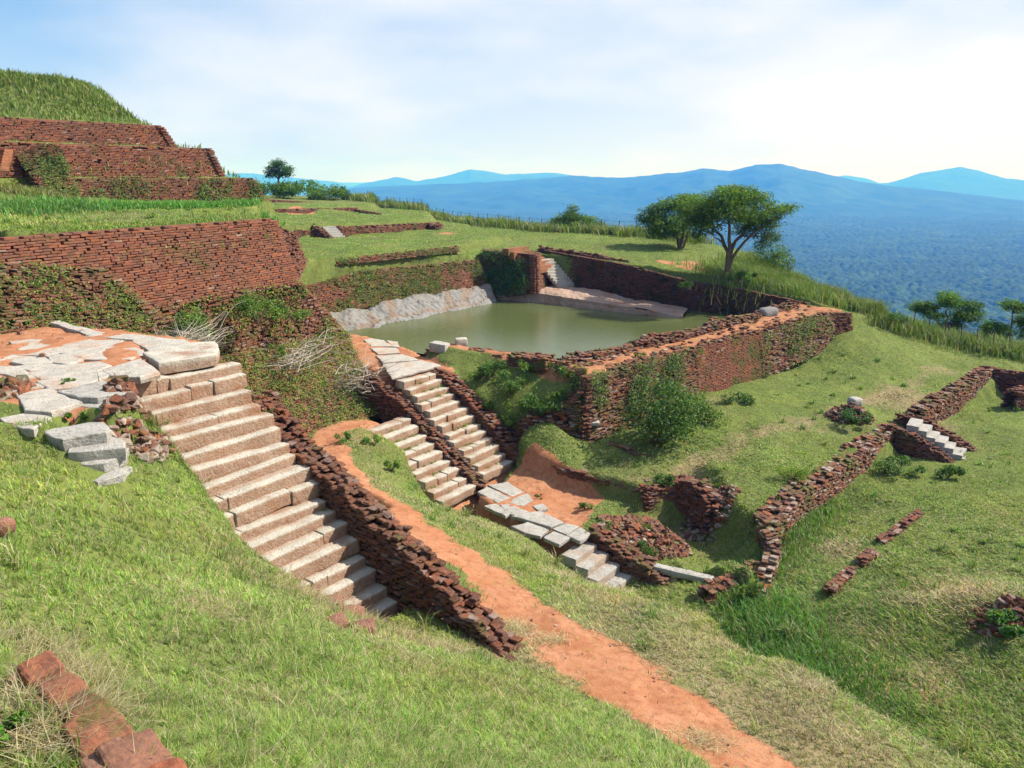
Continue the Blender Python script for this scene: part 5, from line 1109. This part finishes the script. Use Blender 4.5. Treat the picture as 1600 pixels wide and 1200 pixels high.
strip('tall_grass', [S(-13.4, 6.35, -3.9), S(-12, 6.35, -5.2), S(-10.5, 6.3, -6.5), S(-9.1, 6.6, -7.6), S(-8.6, 7.6, -7.9)], .28, 2600, .06, .24, (.15, .22, .045), dryf=.35)
strip('tall_grass', RIMZ, 1.6, 11000, .5, 1.05, (.13, .19, .04), dryf=.2)
strip('tall_grass', [D(1155, 405, 49), D(1190, 430, 47), D(1225, 450, 45.5), D(1270, 465, 44), D(1330, 480, 42.5), D(1390, 500, 41.5), D(1440, 520, 41), D(1520, 545, 40.3), D(1620, 570, 39.5)], 1.3, 22000, .4, .95, (.13, .20, .04), dryf=.2, wmul=.75)
strip('tall_grass', [D(1150, 400, 46), D(1200, 425, 45.5), D(1240, 455, 44)], 2.6, 10000, .35, .9, (.14, .22, .045), dryf=.15, wmul=.75)
strip('tall_grass', [(-13.0, 20.6, -1.35), (-11.3, 23.5, -1.35), (-9.7, 27.2, -1.35)], 1.2, 2500, .08, .2, (.14, .22, .04), dryf=.15)
strip('tall_grass', [D(180, 340, 31), D(260, 335, 32.5), D(330, 332, 34), D(402, 329, 36)], 1.0, 8000, .12, .34, (.10, .25, .04), dryf=.04)
strip('tall_grass', [D(0, 352, 25), D(60, 345, 26.5), D(140, 340, 29)], 1.1, 3500, .15, .4, (.10, .23, .045), dryf=.05)
strip('tall_grass', [(-34, 45, 3), (-26, 43, 5), (-20, 40, 3)], 5.5, 26000, .15, .42, (.12, .18, .035), dryf=.12)
strip('tall_grass', [D(20, 285, 31.5), D(60, 300, 31.5), D(90, 318, 31)], .9, 2600, .15, .4, (.15, .19, .045), dryf=.3)

# ------------------------------------------------------------------ leaves on walls, shrubs, trees
LEAFG = np.array([[.06, .13, .022], [.085, .165, .03], [.045, .095, .02], [.12, .19, .035], [.16, .21, .04]])
def lcols(n, mul=(1, 1, 1)): return LEAFG[rng.integers(0, 5, n)] * np.array(mul) * rng.uniform(.7, 1.3, (n, 1))
def creeper(TL, TR, BR, BL, n, size, name='creeper_leaves', out=.06, thr=.45, nsc=1.0, mul=(1, 1, 1), seed=1, clump=6):
    TL, TR, BR, BL = [np.asarray(p, float) for p in (TL, TR, BR, BL)]
    u = rng.random(n * 4); v = rng.random(n * 4)
    P = ((TL * (1 - u)[:, None] + TR * u[:, None]) * (1 - v)[:, None] + (BL * (1 - u)[:, None] + BR * u[:, None]) * v[:, None])
    P = P[n3(P, nsc, seed) + .5 + rng.normal(0, .07, len(P)) > thr][:n // clump]
    nn = np.cross(TR - TL, TL - BL); nn = nn if nn[2] > 0 else -nn
    if abs(nn[2]) < 1e-6: nn = nn if nn[1] < 0 else -nn
    nn /= np.linalg.norm(nn)
    P = np.repeat(P, clump, 0) + rng.normal(0, size * 1.1, (len(P) * clump, 3)) + nn * np.abs(rng.normal(0, out, (len(P) * clump, 1)))
    c = np.repeat(lcols(len(P) // clump, mul), clump, 0) * rng.uniform(.75, 1.25, (len(P), 1))
    V, F, C = leaves(P, size * rng.uniform(.6, 1.4, len(P)), c, .5, .55, nn)
    o = mk(name, V, F, MAT['leaf'], col=C); o['kind'] = 'stuff'; return o
EW3 = v3(EW, 0)
creeper(L1BL, L1BR, np.array([-6.95, 32.7, -6.75]), v3(W1L + NW * 2.0, -6.4), 13000, .075, thr=.44, nsc=.8, mul=(1.5, 1.35, 1))
creeper(*L3, 8500, .06, thr=.44, nsc=1.2, mul=(1.25, 1.15, 1))
creeper([-9.6, 21.6, -5.2], [-7.1, 32.4, -6.37], [-4.85, 28.2, -8.6], [-8.1, 22, -8.65], 16000, .065, thr=.33, nsc=.9, mul=(1.45, 1.3, 1.1))
pL, pR = pyr(.22, 9.2, -.3); qL, qR = pyr(-.04, 9.2, -.5)
creeper(v3(pL, 0), v3(pR, 0), v3(qR, -1.3), v3(qL, -1.3), 2600, .09, thr=.47, nsc=.8)
creeper(D(14, 226, 33.1), D(88, 226, 33.8), D(128, 306, 33.1), D(84, 316, 31.5), 1300, .09, thr=.5)
creeper(PLTL, PLTR, PLBR, PLBL, 6000, .085, thr=.45, nsc=.6, mul=(1.2, 1.05, .9))
creeper(D(756, 391, 49.8), D(820, 397, 48.2), D(825, 457, 47.3), D(757, 465, 49), 3500, .11, thr=.46, nsc=.5, mul=(.7, .85, .9))
creeper(D(528, 402, 41.9), D(716, 383, 49.4), D(720, 393, 49.1), D(528, 414, 41.6), 900, .09, thr=.5)
creeper(v3(PW2[0][:2] + E2 * .05, -7.1), v3(pw(PW2, 1.3) + E2 * .05, -6.95), v3(pw(PW2, 1.3) + E2 * .38, -9.3), v3(PW2[0][:2] + E2 * .38, -9.6), 4500, .075, thr=.48, nsc=.9)
creeper(v3(PW1[0][:2], -7.0), v3(PW2[0][:2], -7.05), v3(PW2[0][:2] - E1 * .35, -9.4), v3(PW1[0][:2] - E1 * .35, -9.4), 2600, .08, thr=.38)
creeper(v3(pw(PW2, 2.1) + E2 * .05, -6.8), v3(pw(PW2, 3) + E2 * .05, -6.6), v3(pw(PW2, 3) + E2 * .38, -8.3), v3(pw(PW2, 2.1) + E2 * .38, -9.2), 2200, .08, thr=.5, nsc=.9, mul=(1.3, 1.2, 1))
def shrub(p, rx, h, n, lsize, label, mul=(1, 1, 1), name='shrub', group=None, ry=None, asp=.5, lumps=None, tag_='shrub', stem=True):
    """a bush: stems and many leaf clumps of uneven outline"""
    p = np.asarray(p, float); ry = rx if ry is None else ry
    r_ = thing(name, p, label, tag_, group)
    k = lumps or max(5, int(n / 110)); th = rng.uniform(0, 6.283, k); rr = np.sqrt(rng.random(k)) * .75
    cz = rng.uniform(.25, .85, k) * h * (1.1 - rr * .45); cc = np.c_[p[0] + rx * rr * np.cos(th), p[1] + ry * rr * np.sin(th), p[2] + cz]
    rad = rng.uniform(.22, .42, k) * min(rx, h) ** .7 * max(rx, h) ** .3
    i = rng.integers(0, k, n); dv = rng.normal(0, 1, (n, 3)); dv /= np.linalg.norm(dv, axis=1)[:, None]
    P = cc[i] + dv * (rad[i] * rng.uniform(.5, 1.1, n))[:, None] * np.array([1, 1, .8]); P[:, 2] = np.maximum(P[:, 2], p[2] + .02)
    c = lcols(n, mul) * (.8 + .4 * rng.random(k))[i][:, None]
    V, F, C = leaves(P, lsize * rng.uniform(.6, 1.35, n), c, .5, asp)
    part('foliage', V, F, MAT['leaf'], r_, col=C)
    if stem:
        a = Acc()
        for q in cc[:min(k, 14)]:
            m = (p + q) / 2 + rng.normal(0, .06, 3) * rx; a.add(*tube([p + [0, 0, -.05], m, q], [.022 * h + .006, .014 * h + .004, .006], 5))
        a.build('stem', MAT['bark'], r_)
    return r_
gw = 'bushes along the pool wall'
for (u, v, z, rx, h, n, ls, mul, lab) in ((1030, 692, -9.4, 1.45, 2.7, 4600, .13, (.8, .9, .95), 'largest dark green bush against the middle of the pool wall'),
    (1085, 668, -9.3, 1.1, 1.5, 1900, .11, (1.15, 1.1, 1), 'lighter green bush spreading to the right of the largest one at the pool wall'),
    (1150, 632, -9.15, 1.1, .6, 900, .11, (.95, 1, 1.25), 'low bluish green bush where red and ochre brickwork meet'),
    (900, 628, -8.7, 1.0, 1.2, 1700, .12, (.75, .9, .95), 'dark round bush on the crumbling near part of the pool wall'),
    (848, 640, -8.9, .75, 1.1, 1200, .12, (.75, .9, 1), 'dark bush hanging over the broken wall fragment, left of the round one'),
    (872, 672, -9.4, .5, .9, 600, .11, (.7, .85, .95), 'small dark bush at the very foot of the broken wall fragment'),
    (800, 615, None, .75, 1.0, 1100, .1, (.9, 1, 1), 'leafy bush beside the wide balustrade, above the rubble heap'),
    (768, 590, None, .65, .85, 900, .1, (.9, 1.05, 1.05), 'leafy weed bush just below the large white stone block'),
    (1000, 560, -7.1, .25, .35, 160, .09, (1.2, 1.2, 1), 'small weed on top of the pool wall'),
    (838, 580, None, .9, .5, 800, .09, (1.25, 1.2, 1), 'light green weeds below the notched low wall'), (830, 648, None, .8, .8, 1300, .1, (.85, 1, .95), 'dark leafy bush on the grassy mound at the near end of the pool wall'), (805, 668, None, .6, .5, 700, .09, (1.15, 1.15, .95), 'light green weeds at the foot of the grassy mound by the pool wall'), (868, 650, None, .6, .8, 900, .1, (.9, 1.0, .9), 'bush leaning on the near corner of the pool wall'), (775, 650, None, .7, .6, 700, .09, (1.2, 1.15, .95), 'light green weeds along the outer side of the wide broken balustrade'), (745, 592, None, .45, .4, 400, .08, (1.3, 1.25, .9), 'low yellow green weeds beside the top of the wide broken balustrade'), (885, 585, None, .6, .4, 450, .09, (1.2, 1.2, .95), 'weeds in front of the right hand low wall on the near bank'), (940, 650, -9.0, .45, .6, 420, .09, (1.1, 1.0, .9), 'thin weeds on the pale crumbling stretch of the pool wall')):
    shrub(ray_ground(u, v) if z is None else A(u, v, z), rx, h, n, ls, lab, mul, group=gw)
for (u, v, rx, h, n, ls, mul, lab) in ((1238, 750, .62, .55, 1100, .06, (1.7, 1.5, .8), 'bright yellow green rounded bush in the middle of the field'),
    (1325, 660, 1.0, .55, 1100, .1, (.6, .8, .9), 'dark low bush around the white stone in the middle of the field'),
    (1405, 742, .9, .65, 1000, .1, (.75, .95, .95), 'dark weeds in the shade at the foot of the white steps'),
    (1480, 745, .7, .5, 700, .1, (.8, .95, 1.0), 'weeds along the near side wall of the white steps'),
    (1565, 985, .75, .4, 700, .11, (.8, 1.1, 1.1), 'leafy green weeds in front of the dark heap at the right edge'),
    (1040, 762, .35, .5, 500, .09, (.8, .95, .95), 'small bush growing from the curved ruined wall'),
    (915, 795, .35, .3, 380, .07, (1.2, 1.1, .9), 'light green weed on the red earth court beside the rubble'),
    (945, 832, .35, .45, 420, .08, (1.0, 1.05, 1), 'weed bush above the short balustrade of the lowest steps'),
    (1008, 868, .35, .45, 420, .09, (.85, 1.0, 1.1), 'dark leafed weed at the edge of the pit'),
    (842, 778, .22, .12, 160, .05, (.9, .9, .9), 'flat weed tuft alone on the red earth court'),
    (538, 690, .32, .38, 420, .07, (1.1, 1.25, .9), 'bright green round weed beside the end of the red path'),
    (580, 695, .45, .3, 420, .07, (1.0, 1.2, .9), 'low green weeds left of the shorter middle steps'),
    (612, 735, .4, .35, 420, .07, (1.2, 1.2, .9), 'green weeds halfway down beside the shorter middle steps'),
    (1590, 635, .6, .6, 600, .1, (.6, .8, .85), 'dark bush by the brick stump at the right edge'),
    (440, 470 + 10, .3, .3, 10, .1, (1, 1, 1), None), (40, 505, .22, .12, 220, .045, (1.1, 1.1, 1), 'small green weed on the red earth behind the landing'),
    (115, 660, .42, .14, 420, .05, (.95, 1.15, .9), 'green weeds growing between the jutting landing slabs'),
    (100, 600, .25, .08, 200, .04, (1, 1.1, .9), 'thin weeds in a joint of the landing slabs'),
    (1010, 835, .3, .3, 320, .07, (1.2, 1.15, .9), 'small weed growing among the tumbled red bricks by the pit'), (1180, 940, .6, .6, 600, .09, (1.2, 1.05, .9), 'yellowish weeds at the near corner of the pit'), (25, 1165, .16, .12, 260, .045, (1.0, 1.3, .8), 'small leafy weeds beside the red bricks at the lower left corner')):
    if lab is None: continue
    shrub(ray_ground(u, v), rx, h, n, ls, lab, mul, name='weed', tag_='weed')
for (p, rx, h, n, ls, mul, lab) in (([-9.0, 21.5, -4.4], .8, .95, 1300, .09, (1.1, 1.15, 1), 'leafy tuft at the foot of the smooth red wall, above the first twigs'),
     ([-8.2, 24.4, -4.5], .9, 1.0, 1500, .09, (1.1, 1.2, 1), 'largest leafy tuft on the ledge under the smooth red wall'),
     ([-7.7, 26.9, -4.9], .6, .7, 800, .08, (1.15, 1.2, 1), 'leafy tuft under the right end of the smooth red wall'),
     ([-8.0, 26.0, -5.9], .6, .4, 500, .07, (1.1, 1.2, 1), 'grassy weed on top of the creeper covered bank'), ([-8.3, 20.3, -4.3], .5, .35, 420, .06, (1.1, 1.2, 1), 'green weed beside the top of the nearest steps')):
    shrub(np.array(p), rx, h, n, ls, lab, mul, name='weed', tag_='weed', group='weeds below the smooth red wall')
def tree(name, base, stems, lumps, n, lsize, label, mul=(1, 1, 1), r0=.16, depth=1.0, tag_='tree', group=None, flat=.9, asp=.42):
    """stems = polylines of limbs; lumps = leaf pads (centre, rx, rz)"""
    base = np.asarray(base, float); r_ = thing(name, base, label, tag_, group)
    a = Acc()
    for st, ra in stems:
        st = np.array(st, float); t = np.linspace(0, 1, len(st)); tt = np.linspace(0, 1, 9)
        q = np.stack([np.interp(tt, t, st[:, k]) for k in range(3)], 1); q[1:-1] += rng.normal(0, ra * .35, (7, 3))
        a.add(*tube(q, np.linspace(ra, ra * .25, 9), 7))
    lc = np.array([l[0] for l in lumps], float)
    for (c, rx, rz) in lumps:      # twigs into the leaf pads
        for k in range(3):
            stp = min((s_[0] for s_ in stems), key=lambda q: min(np.linalg.norm(np.array(q[j]) - c) for j in range(1, len(q))))
            j = min(range(1, len(stp)), key=lambda j_: np.linalg.norm(np.array(stp[j_]) - c)); e = np.array(c) + rng.normal(0, .4, 3) * [rx, rx, rz]
            a.add(*tube([stp[j], (np.array(stp[j]) + e) / 2 + rng.normal(0, .08, 3), e], [r0 * .22, r0 * .14, r0 * .05], 5))
    a.build('trunk', MAT['bark'], r_, smooth_=True)
    w = np.array([l[1] ** 2 * l[2] ** .5 for l in lumps]); i = rng.choice(len(lumps), n // 9, p=w / w.sum())
    rx = np.array([l[1] for l in lumps])[i]; rz = np.array([l[2] for l in lumps])[i]
    dv = rng.normal(0, 1, (len(i), 3)); dv /= np.linalg.norm(dv, axis=1)[:, None]; rr = rng.random(len(i)) ** .45 * rng.uniform(.75, 1.12, len(i))
    P = lc[i] + dv * np.c_[rx * rr, rx * rr * depth, rz * rr]
    c = lcols(len(i), mul) * (.75 + .5 * rng.random(len(lumps)))[i][:, None]
    P = np.repeat(P, 9, 0) + rng.normal(0, lsize * 1.0, (len(i) * 9, 3)) * [1, 1, .45]; c = np.repeat(c, 9, 0) * rng.uniform(.8, 1.2, (len(P), 1))
    V, F, C = leaves(P, lsize * rng.uniform(.6, 1.35, len(P)), c, flat, asp)
    part('crown', V, F, MAT['leaf'], r_, col=C); return r_
def px(l, y, k): return [(D(u, v, y + dy), ru * k, rv * k) for (u, v, ru, rv, dy) in l]
Y = 44.0; B = D(1136, 424, Y)
st = [([B, D(1136, 395, Y), D(1128, 370, Y + .3), D(1100, 345, Y + .3), D(1085, 338, Y)], .14), ([B, D(1139, 398, Y + .1), D(1140, 375, Y - .2), D(1137, 340, Y - .3), D(1135, 312, Y)], .15),
      ([B, D(1143, 400, Y), D(1152, 378, Y + .2), D(1170, 350, Y + .5), D(1180, 320, Y + .5)], .14), ([B, D(1146, 400, Y - .1), D(1165, 375, Y - .3), D(1190, 352, Y - .4), D(1225, 332, Y - .2), D(1240, 322, Y)], .10), ([D(1140, 385, Y), D(1160, 368, Y + .4), D(1200, 372, Y + .5)], .07), ([D(1130, 380, Y), D(1110, 365, Y - .5)], .06)]
lm = px([(1098, 332, 30, 14, .3), (1135, 310, 36, 15, 0), (1172, 312, 34, 15, .5), (1208, 330, 26, 10, -.2), (1148, 335, 40, 13, -.8), (1185, 345, 34, 13, .6), (1106, 354, 22, 11, -.5), (1200, 370, 20, 11, .5), (1232, 326, 15, 7, 0), (1078, 346, 18, 11, 0), (1150, 298, 28, 9, .4), (1120, 325, 26, 12, 1.2), (1088, 318, 26, 11, 2.2), (1070, 328, 20, 9, 2.8), (1100, 340, 24, 10, 2.0), (1165, 360, 22, 9, 1.0), (1190, 385, 12, 8, .4), (1088, 368, 14, 9, .4)], Y, 1.12 / 1200 * 46)
tree('spreading_tree', B, st, lm, 26000, .15, 'large spreading tree with several slim stems at the far right corner of the pool', (1.05, 1.08, .85), .16)
Y = 54.5; B = D(1062, 398, Y)
st = [([B, D(1060, 375, Y), D(1045, 355, Y), D(1025, 335, Y)], .14), ([B, D(1066, 370, Y), D(1068, 340, Y), D(1062, 320, Y)], .15), ([B, D(1072, 372, Y), D(1086, 345, Y)], .1)]
lm = px([(1022, 338, 24, 13, 0), (1058, 320, 28, 12, .4), (1048, 350, 34, 14, -.4), (1080, 335, 24, 15, .5), (1008, 345, 14, 10, 0), (1035, 362, 26, 9, 0), (1030, 326, 16, 8, 0), (1095, 328, 18, 10, .3), (1098, 350, 16, 10, -.3), (1075, 310, 18, 7, 0)], Y, 1.12 / 1200 * 56)
tree('dense_tree', B, st, lm, 17000, .17, 'dark bushy tree just left of the large spreading tree', (.95, 1.02, .85), .16)
Y = 68; B = D(896, 372, Y)
tree('conical_tree', B, [([B, D(896, 345, Y), D(895, 330, Y)], .14)], px([(894, 327, 9, 9, 0), (892, 337, 17, 9, 0), (879, 346, 21, 9, 0), (913, 345, 20, 9, 0), (898, 353, 36, 8, 0), (866, 352, 14, 7, 0), (930, 352, 14, 7, 0)], Y, 1 / 1200 * 74), 8000, .2, 'small pointed bushy tree rising behind the fence left of the large tree', (.95, 1.0, .8), .14)
Y = 104; B = D(435, 292, Y)
tree('lone_tree', B, [([B, D(435, 278, Y), D(434, 262, Y)], .16), ([D(435, 280, Y), D(425, 268, Y)], .1), ([D(435, 280, Y), D(447, 268, Y)], .1)], px([(434, 257, 14, 8, 0), (425, 266, 11, 7, 0), (447, 265, 11, 7, 0), (437, 272, 12, 5, 0), (421, 274, 7, 4, 0), (450, 273, 7, 4, 0)], Y, 1 / 1200 * 106), 3600, .26, 'small round dark tree standing alone on the skyline left of the hills', (.6, .8, .75), .2)
for i, (u, v, y, hw, ht, lab, mul) in enumerate(((1478, 520, 44.5, 38, 56, 'dark leafy tree below the cliff edge behind the wire fence, second from the right edge', (.85, 1, .85)), (1578, 545, 44, 40, 70, 'leafy tree cut by the right edge of the picture, behind the wire fence', (.95, 1.05, .85)))):
    B = D(u, v + 25, y); L = []
    for k in range(11): L.append((u + rng.uniform(-1, 1) * hw, v - ht * rng.uniform(.1, .95), rng.uniform(12, 20), rng.uniform(7, 12), rng.uniform(-1, 1)))
    L.append((u, v - ht, 14, 9, 0))
    tree('leafy_tree', B, [([B, D(u, v - ht * .3, y), D(u + 4, v - ht * .8, y)], .12), ([D(u, v, y), D(u - hw * .6, v - ht * .5, y)], .08), ([D(u, v, y), D(u + hw * .6, v - ht * .5, y)], .08)], px(L, y, 1 / 1200 * 47), 9000, .16, lab, mul, .12, group='trees below the cliff edge')
for (u, v, y, rx, h, n, ls, mul, lab) in ((420, 306, 98, 3.2, 1.7, 2200, .3, (.95, 1.05, .8), 'bush clump right below the lone skyline tree'), (470, 309, 97, 4.2, 2.1, 3200, .3, (.9, 1.05, .8), 'tall bright bush clump to the right of the lone skyline tree'), (520, 314, 95, 3.4, 1.6, 2200, .3, (1.0, 1.05, .8), 'bush clump at the right end of the far thicket'), (548, 318, 95, 2.0, 1.3, 900, .3, (.9, .95, .8), 'small bush ending the far thicket by the fence'),
     (1205, 425, 47.5, 1.7, 1.6, 1500, .15, (.9, .95, .85), 'rounded bush right of the large spreading tree on the slope'), (1228, 448, 47, 1.0, 1.1, 900, .14, (.85, .9, .8), 'bush on the cliff edge below the large spreading tree'), (1160, 440, 43.2, 1.1, .55, 600, .13, (.8, .95, .8), 'low weeds at the foot of the large spreading tree'), (1080, 452, 41.5, .9, .5, 500, .12, (1.1, 1.1, .8), 'low bush hanging over the shaded pool wall'), (1400, 512, 41, 1.1, .9, 800, .13, (.8, .95, .8), 'dark bush by the cliff edge where the wire fence begins'), (960, 384, 61, 2.2, 1.2, 900, .2, (.6, .8, .75), 'dark bushes against the fence left of the dark bushy tree'), (750, 352, 74, 1.3, .8, 500, .2, (.9, .95, .8), 'small bush in the tall grass along the fence'), (655, 338, 84, 1.5, .9, 500, .22, (.9, .95, .8), 'small bush at the far end of the fence')):
    shrub(D(u, v, y), rx, h, n, ls, lab, mul, name='bush', tag_='bush', stem=(y < 60))
# ------------------------------------------------------------------ dry twigs, reeds, fence
def brush(name, label, c, ext, n, ln, r, lie=.35, cat='dead branches'):
    r_ = np.asarray(c, float); a = Acc()
    for k in range(n):
        p = r_ + rng.uniform(-1, 1, 3) * ext; d = rng.normal(0, 1, 3); d[2] = abs(d[2]) * lie; d /= np.linalg.norm(d); L = ln * rng.uniform(.4, 1.2)
        b = rng.normal(0, .22, 3); a.add(*tube([p, p + d * L * .35 + b * L * .25, p + d * L * .7 + b * L * .3, p + d * L], [r, r * .8, r * .6, r * .25], 4))
    V, F, C = a.out(); o = mk(name, V - r_, F, MAT['twig']); o.location = tuple(r_); return tag(o, label, cat)
brush('dry_brush', 'tangle of pale dead twigs spilling over the right end of the creeper covered bank', [-5.9, 28.6, -7.55], np.array([.8, 1.0, .5]), 150, 1.3, .014)
brush('dry_brush', 'pale dead twigs draped along the top of the creeper covered bank', [-7.6, 27.6, -6.2], np.array([.5, 2.6, .15]), 110, 1.5, .014, .15)
brush('dry_brush', 'heap of grey dead twigs behind the top of the nearest steps', [-7.9, 18.6, -3.9], np.array([.45, .7, .2]), 150, .9, .009)
def reed(u, v, n, ln, label, wd=.011):
    p = ray_ground(u, v); yaw = rng.uniform(0, 6.283, n); P = np.c_[p[0] + rng.normal(0, .05, n), p[1] + rng.normal(0, .05, n), np.full(n, p[2] - .02)]
    l = ln * rng.uniform(.5, 1.1, n); c = np.array([.15, .19, .05]) * rng.uniform(.8, 1.4, (n, 1)); c[::4] = STRAWS[1]
    V, F, C = blades(P, l, wd, rng.uniform(.05, .6, n), rng.uniform(.2, 1.2, n), c, yaw); o = mk('reed_clump', V - p, F, MAT['grass'], col=C); o.location = tuple(p); return tag(o, label, 'grass clump')
reed(590, 945, 16, 1.05, 'tall arching grass stalks rising in front of the dark balustrade of the nearest steps')
reed(665, 985, 26, .5, 'grass clump at the bottom of the nearest steps under the balustrade')
reed(868, 885, 60, .55, 'leafy grass clump left of the lowest few steps', .016); reed(730, 808, 50, .5, 'grass clump at the left corner of the court slabs', .016)
reed(205, 600, 40, .35, 'grass clump between landing slabs and the top of the nearest steps'); reed(218, 630, 50, .4, 'long grass hanging beside the jutting grey slabs'); reed(240, 665, 50, .35, 'long grass along the upper left side of the nearest steps')
reed(355, 770, 60, .3, 'grass tuft against the middle left side of the nearest steps'); reed(330, 690, 30, .25, 'small grass tuft by the rubble at the left of the nearest steps')
reed(1235, 1000, 60, .7, 'leafy seeding grass clump in the lush corner of the field', .02); reed(1510, 1175, 40, .7, 'seeding grass clump at the lower right corner', .014)
reed(700, 800, 40, .4, 'leafy grass clump on the slope left of the court slabs', .014); reed(820, 870, 50, .45, 'grass clump on the slope below the grey court slabs', .014); reed(900, 905, 40, .4, 'grass clump left of the lowest step', .014)
reed(20, 890, 40, .35, 'grass clump near the left edge by the red lump'); reed(90, 870, 30, .3, 'thin grass clump right of the red lump')
def fence(name, label, pts, hgt, gap, r):
    pts = np.array(pts, float); seg = np.linalg.norm(pts[1:] - pts[:-1], axis=1); cum = np.r_[0, np.cumsum(seg)]; l = np.arange(0, cum[-1], gap)
    q = np.stack([np.interp(l, cum, pts[:, k]) for k in range(3)], 1); q[:, 2] = np.where(np.abs(H(q[:, 0], q[:, 1]) - q[:, 2]) < 1.2, H(q[:, 0], q[:, 1]), q[:, 2])
    root = thing(name, q.mean(0), label, 'fence'); tops = []
    for k, p in enumerate(q):
        t = p + [rng.normal(0, .05), rng.normal(0, .05), hgt]; V, F = tube([p - [0, 0, .3], p + [0, 0, hgt * .5], t], r, 6); part('post', V, F, MAT['post'], root); tops.append(t)
    for hh in (.35, .65, .95):
        w = [p * (1 - hh) + t * hh for p, t in zip(q, tops)]; ww = []
        for k in range(len(w) - 1): ww += [w[k], (w[k] + w[k + 1]) / 2 - [0, 0, .04]]
        V, F = tube(ww + [w[-1]], r * .3, 4); part('wire', V, F, MAT['post'], root)
fence('wire_fence', 'long thin wire fence along the far plateau edge behind the pool', [D(575, 327, 94), D(640, 336, 86), D(700, 347, 79), D(790, 361, 71), D(870, 371, 65), D(940, 381, 62.5), D(1010, 388, 60), D(1085, 394, 58)], 1.15, 1.6, .03)
fence('wire_fence', 'thin wire fence along the cliff edge at the right of the field', [D(1425, 522, 40.9), D(1500, 545, 40), D(1560, 560, 39.5), D(1640, 578, 39)], 1.15, .8, .022)
